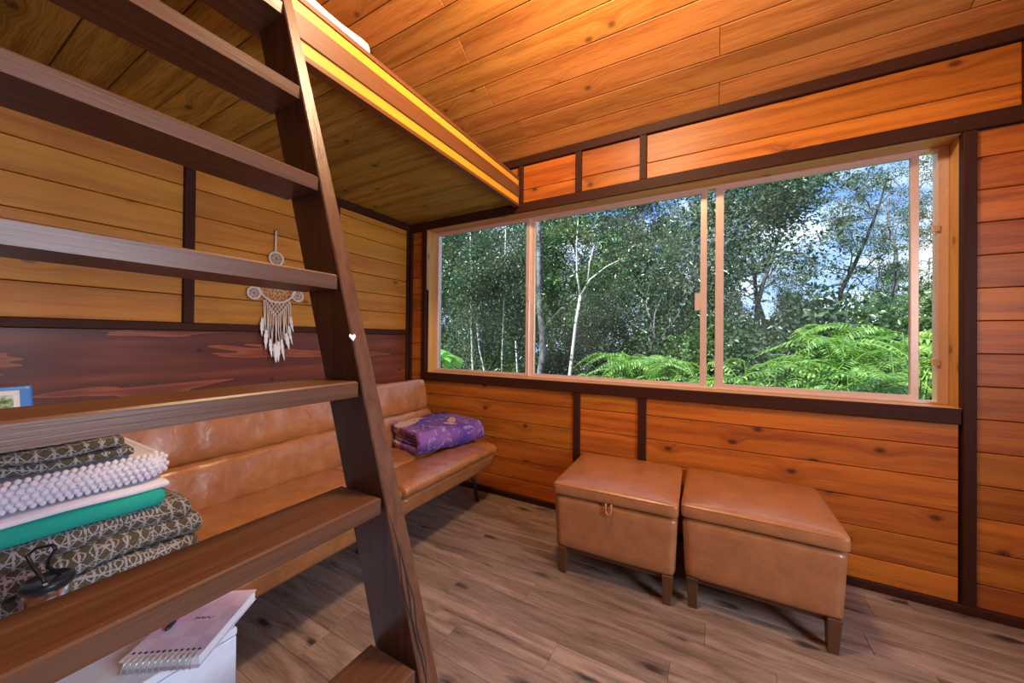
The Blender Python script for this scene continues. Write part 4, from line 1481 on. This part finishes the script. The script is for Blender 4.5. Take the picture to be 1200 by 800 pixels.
def make_shrub(name, seed, rx, rz_, n_leaf, leaf, aspect, mat, n_stem=14):
    rng = np.random.default_rng(seed)
    root = empty(name)
    bm_ = bmesh.new()
    tips = []
    for k in range(n_stem):
        a = rng.uniform(0, 2 * PI)
        rr = rx * math.sqrt(rng.uniform(0.02, 1)) * 0.85
        h = rz_ * rng.uniform(0.6, 1.0) * (1 - 0.35 * (rr / rx) ** 2)
        pts = [(0.12 * rr * math.cos(a), 0.12 * rr * math.sin(a), 0)]
        for j in range(1, 5):
            t_ = j / 4
            pts.append((rr * math.cos(a) * t_ ** 1.4 + rng.normal() * 0.04, rr * math.sin(a) * t_ ** 1.4 + rng.normal() * 0.04, h * t_))
            tips += [(np.array(pts[-1]), np.array([math.cos(a) * 0.5, math.sin(a) * 0.5, 0.6]))] * j
        tube(bm_, pts, [0.02, 0.016, 0.012, 0.008, 0.004], 5, cap=False)
    bm_done(bm_, 'stems', 'bark_dark', root, True)
    T_ = np.array([t_[0] for t_ in tips])
    Dn = np.array([t_[1] for t_ in tips])
    idx = rng.integers(0, len(T_), n_leaf)
    P = T_[idx] + rng.normal(size=(n_leaf, 3)) * rx * 0.17
    P[:, 2] = np.maximum(P[:, 2], 0.03)
    D = Dn[idx] * 0.8 + rng.normal(size=(n_leaf, 3)) * 0.6
    V, F = leaf_arrays(P, D, leaf, aspect, rng)
    mesh_np('foliage', V, F, mat, root)
    return root


def make_fern(name, seed, height, reach, n_frond, mat, leaflet=0.085, pairs=15):
    """upright stems carrying flat feathered sprays of leaflets"""
    rng = np.random.default_rng(seed)
    root = empty(name)
    bm_ = bmesh.new()
    Ps, Ds = [], []
    V_, F_ = [], []
    base_i = 0
    for k in range(n_frond):
        a = rng.uniform(0, 2 * PI)
        h = height * rng.uniform(0.35, 1.0)
        x0, y0 = rng.normal() * reach * 0.3, rng.normal() * reach * 0.3
        hd = np.array([math.cos(a), math.sin(a), 0])
        L_ = reach * rng.uniform(0.55, 1.0)
        p0 = np.array([x0, y0, h])
        tube(bm_, [(x0 * 0.3, y0 * 0.3, 0), (x0 * 0.8, y0 * 0.8, h * 0.6), tuple(p0)], [0.010, 0.008, 0.005], 5, cap=False)
        pts = [p0 + hd * L_ * t_ + np.array([0, 0, 0.30 * L_ * t_ - 0.62 * L_ * t_ * t_]) for t_ in np.linspace(0, 1, pairs + 1)]
        tube(bm_, [tuple(p) for p in pts[::3]], 0.0035, 4, cap=False)
        side = np.cross(hd, [0, 0, 1.0])
        roll_ = rng.normal() * 0.35
        for j in range(1, pairs + 1):
            t_ = j / pairs
            ll = leaflet * (0.55 + 1.1 * math.sin(PI * min(1, t_ * 0.9 + 0.08)))
            for s_ in (-1, 1):
                dr = side * s_ + hd * 0.45 + np.array([0, 0, s_ * roll_ - 0.2])
                dr /= np.linalg.norm(dr)
                wv2 = np.cross(dr, [0, 0, 1.0])
                wv2 /= np.linalg.norm(wv2)
                b0 = pts[j]
                V_ += [b0, b0 + dr * ll * 0.45 + wv2 * ll * 0.16, b0 + dr * ll + np.array([0, 0, -0.18 * ll]), b0 + dr * ll * 0.45 - wv2 * ll * 0.16]
                F_ += [(base_i, base_i + 1, base_i + 2), (base_i, base_i + 2, base_i + 3)]
                base_i += 4
    bm_done(bm_, 'stems', 'leaf_bright', root, True)
    mesh_np('fronds', V_, F_, mat, root)
    return root


def copy_tree(root):
    r = root.copy()
    COL.objects.link(r)
    for ch in list(root.children):
        c_ = ch.copy()
        COL.objects.link(c_)
        c_.parent = r
    return r


USED = {}


def plant(root, x, y, s, rz, label, cat, group=None, z=None):
    o = root if root.name not in USED else copy_tree(root)
    USED[root.name] = True
    o.location = (x, y, GZ - 0.04 if z is None else z)
    o.rotation_euler = (0, 0, rz)
    o.scale = (s, s, s)
    return tag(o, label, cat, group)


LEAFY = [make_tree('leafy_tree', 31 + k, 5.6, 1.55, 22, 1, 0.07, 17000, 0.068, 0.52, 0.20, ('leaf_dark', 'leaf_mid', 'leaf_dark')[k], 'bark_dark', low=0.08) for k in range(3)]
TALL = [make_tree('tall_forest_tree', 51 + k, 9.5, 2.3, 24, 1, 0.13, 15000, 0.15, 0.5, 0.34, 'leaf_dark', 'bark_dark', low=0.15) for k in range(2)]
OPEN = [make_tree('open_crowned_tree', 71 + k, 8.2, 2.2, 14, 2, 0.13, 6500, 0.068, 0.5, 0.12, 'leaf_grey', 'bark_dark', low=0.42, lean=0.12, flat=0.5) for k in range(3)]
SHRUB = [make_shrub('dense_shrub', 91 + k, 1.05, 1.9, 11000, 0.070, 0.55, ('leaf_dark', 'leaf_mid')[k]) for k in range(2)]
FERN = [make_fern('feathery_bush', 111 + k, 1.55, 0.55, 150, 'leaf_bright', leaflet=0.050, pairs=13) for k in range(2)]

rz = lambda: random.uniform(0, 2 * PI)
random.seed(5)
g_leafy = 'small-leaved trees close behind the long window'
for k, (x, y, s) in enumerate(((-4.1, 3.8, 1.0), (-3.0, 4.6, 0.86), (-1.9, 4.3, 0.74), (-2.3, 6.0, 0.82), (-4.6, 5.6, 1.1), (-0.9, 5.2, 0.60), (-3.6, 7.4, 0.92), (-1.0, 7.6, 0.66), (0.95, 5.7, 1.12), (0.75, 6.8, 1.2), (2.3, 7.0, 0.62), (-5.6, 4.6, 1.2), (-6.6, 6.8, 1.35), (0.1, 8.6, 0.95))):
    plant(LEAFY[k % 3], x, y, s, rz(), ('small-leaved dark green tree standing close behind the long window', 'small-leaved lighter green tree standing close behind the long window')[k % 3 == 1], 'tree', (g_leafy, 'lighter green small-leaved trees behind the window')[k % 3 == 1])
g_tall = 'tall dark trees filling the back of the forest'
for k, (x, y, s) in enumerate(((-10.5, 11, 0.8), (-8.2, 12.5, 0.72), (-6.0, 11, 0.64), (-3.8, 12.8, 0.55), (-12.5, 14, 1.2), (-1.8, 13.5, 0.86), (0.6, 12.4, 0.95), (-5.4, 16, 0.75), (-9.5, 17, 0.85), (6.4, 21, 0.62), (9.4, 20, 0.6), (0.2, 19, 0.8), (3.2, 22, 0.62))):
    plant(TALL[k % 2], x, y, s, rz(), 'tall dark green tree at the back of the forest', 'tree', g_tall)
g_open = 'open-crowned trees against the sky'
for k, (x, y, s) in enumerate(((1.9, 9.6, 0.78), (3.3, 10.8, 0.80), (4.6, 12.0, 0.84), (6.8, 11.8, 0.82), (3.8, 13.5, 0.95), (6.0, 14.0, 0.92), (8.4, 13.5, 0.9), (1.2, 11.5, 0.95), (7.6, 10.0, 0.8))):
    plant(OPEN[k % 3], x, y, s, rz(), 'open-crowned grey-green tree with crooked branches against the sky', 'tree', g_open)
g_shrub = 'dark shrubs of the forest understorey'
for k, (x, y, s) in enumerate(((1.9, 5.2, 1.15), (3.0, 5.6, 1.42), (4.2, 5.9, 1.5), (5.2, 6.4, 1.45), (3.6, 7.4, 1.4), (5.0, 8.2, 1.45), (2.3, 8.2, 1.35), (0.9, 4.4, 0.85), (-0.3, 4.2, 0.8), (-1.2, 3.5, 0.75), (-2.4, 3.2, 0.8), (-3.4, 3.0, 0.85), (6.4, 8.6, 1.4), (1.2, 3.5, 0.62), (-5.0, 4.0, 1.1), (-2.9, 5.2, 1.1), (-0.4, 6.2, 1.1), (6.2, 6.0, 1.1))):
    plant(SHRUB[0 if k % 3 else 1], x, y, s, rz(), ('dense mid-green shrub of the forest understorey', 'dense dark green shrub of the forest understorey')[k % 3 > 0], 'shrub', ('mid-green shrubs of the forest understorey', g_shrub)[k % 3 > 0])
g_fern = 'bright feathery bushes below the window'
for k, (x, y, s) in enumerate(((2.45, 2.2, 0.98), (3.15, 2.3, 1.12), (3.7, 1.9, 1.08), (3.55, 3.0, 1.28), (4.3, 2.7, 1.25), (1.85, 2.6, 1.10), (1.35, 2.9, 1.12), (0.95, 2.6, 0.92), (4.6, 3.8, 1.35), (3.9, 4.2, 1.40), (1.45, 1.7, 0.86))):
    plant(FERN[k % 2], x, y, s, rz(), 'bright green feathery-leaved bush growing just below the window', 'bush', g_fern)

# individual trunks that can be told apart
yt = tag(empty('forked_sapling', (0.39, 3.0, GZ - 0.04)), 'slender pale forked trunk standing before the dark forest', 'tree')
tube_obj('trunk', [(-0.06, 0, 0), (-0.02, 0, 0.9), (0.05, 0.02, 1.55), (0.13, 0.0, 2.2), (0.20, 0, 2.62)], [0.030, 0.028, 0.026, 0.024, 0.021], 'bark_pale', yt, 10)
tube_obj('branch', [(0.20, 0, 2.60), (0.13, 0.03, 2.95), (0.12, 0.03, 3.4), (0.16, 0.0, 3.9)], [0.018, 0.015, 0.011, 0.006], 'bark_pale', yt, 8)
tube_obj('branch', [(0.20, 0, 2.60), (0.36, -0.02, 2.85), (0.62, -0.05, 3.02), (0.86, -0.1, 3.10)], [0.018, 0.015, 0.011, 0.006], 'bark_pale', yt, 8)
tube_obj('branch', [(0.32, -0.02, 2.80), (0.34, 0.0, 3.1), (0.42, 0.03, 3.45)], [0.014, 0.011, 0.006], 'bark_pale', yt, 8)
rngf = np.random.default_rng(77)
P = np.array([[0.14, 0, 3.7], [0.8, -0.1, 3.1], [0.42, 0, 3.45], [0.3, 0.05, 3.8], [0.12, 0.1, 3.95], [0.6, -0.05, 3.3]])
idx = rngf.integers(0, 6, 700)
V, F = leaf_arrays(P[idx] + rngf.normal(size=(700, 3)) * 0.17, rngf.normal(size=(700, 3)), 0.06, 0.5, rngf)
mesh_np('foliage', V, F, 'leaf_mid', yt)

dk = tag(empty('crooked_trunk_tree', (-0.10, 3.0, GZ - 0.04)), 'dark crooked tree trunk behind the left window stile', 'tree')
tube_obj('trunk', [(-0.02, 0, 0), (0.0, 0, 1.0), (0.02, 0, 1.4), (0.07, 0, 1.75), (0.05, 0, 2.05), (-0.01, 0, 2.5), (-0.02, 0, 3.2), (-0.03, 0, 4.3), (-0.02, 0.1, 5.6)], [0.065, 0.058, 0.055, 0.053, 0.05, 0.046, 0.042, 0.036, 0.02], 'bark_dark', dk, 12)
tube_obj('branch', [(0.03, 0, 1.95), (0.16, -0.05, 2.2), (0.4, -0.06, 2.42)], [0.014, 0.010, 0.005], 'bark_dark', dk, 6)
P = np.array([[-0.02, 0.1, 4.6], [0.05, 0.2, 5.2], [-0.2, 0.1, 5.6], [0.4, -0.06, 2.45]])
idx = rngf.integers(0, 4, 900)
V, F = leaf_arrays(P[idx] + rngf.normal(size=(900, 3)) * 0.3, rngf.normal(size=(900, 3)), 0.07, 0.5, rngf)
mesh_np('foliage', V, F, 'leaf_mid', dk)

for (x, y, pts, rr, lab) in ((-1.42, 3.0, [(0, 0, 0), (0.0, 0, 1.3), (-0.05, 0, 2.2), (-0.06, 0, 3.0), (-0.10, 0, 4.3)], 0.022, 'thin straight pale stem seen through the left sash'),
                             (-1.22, 3.05, [(0.06, 0, 0), (0.03, 0, 1.3), (-0.10, 0, 1.75), (-0.16, 0, 2.2), (-0.30, 0, 2.55)], 0.02, 'thin pale stem bending over towards the straight stem'),
                             (-0.93, 3.2, [(0, 0, 0), (0.0, 0, 1.6), (0.03, 0, 2.6), (0.06, 0, 4.2)], 0.016, 'thin brownish stem between the pale stem and window stile'),
                             (-0.55, 3.1, [(0.03, 0, 0), (0.0, 0, 1.2), (-0.05, 0, 1.9)], 0.018, 'short bare leaning stick behind the sash stile')):
    r_ = tag(empty('slender_stem', (x, y, GZ - 0.04)), lab, 'sapling')
    tube_obj('stem', pts, [rr * (1 - 0.5 * k / (len(pts) - 1)) for k in range(len(pts))], 'bark_pale', r_, 8)
    nl = 260
    top = np.array(pts[-1])
    V, F = leaf_arrays(top + rngf.normal(size=(nl, 3)) * np.array([0.22, 0.22, 0.4]), rngf.normal(size=(nl, 3)), 0.06, 0.5, rngf)
    mesh_np('foliage', V, F, 'leaf_dark', r_)

# broad-leaved plant at the left end of the window
bp = tag(empty('broad_leaf_plant', (-0.55, 1.15, GZ - 0.03)), 'pale green broad-leaved plant by the left end of the window', 'plant')
random.seed(3)
for k in range(13):
    a = random.uniform(0, 2 * PI)
    h = random.uniform(1.15, 1.78)
    rr = random.uniform(0.05, 0.34)
    tx, ty = rr * math.cos(a), rr * math.sin(a)
    tube_obj('stalk', [(tx * 0.15, ty * 0.15, 0), (tx * 0.6, ty * 0.6, h * 0.6), (tx, ty, h)], 0.006, 'leaf_broad', bp, 6)
    vs, fs = [], []
    n_ = 16
    S_ = random.uniform(0.13, 0.19)
    vs.append((0, 0, 0.01))
    for j in range(n_):
        t_ = 2 * PI * j / n_
        r1_ = S_ * (1 + 0.18 * math.cos(5 * t_))
        vs.append((r1_ * math.cos(t_), r1_ * math.sin(t_), -0.045 * (r1_ / S_) ** 2))
    fs = [(0, 1 + j, 1 + (j + 1) % n_) for j in range(n_)]
    o = mesh_np('leaf', vs, fs, 'leaf_broad', bp, True)
    o.location = (tx, ty, h)
    o.rotation_euler = (random.uniform(-0.5, 0.5) + 0.5 * math.sin(a) * -1, 0.5 * math.cos(a), random.uniform(0, 6))
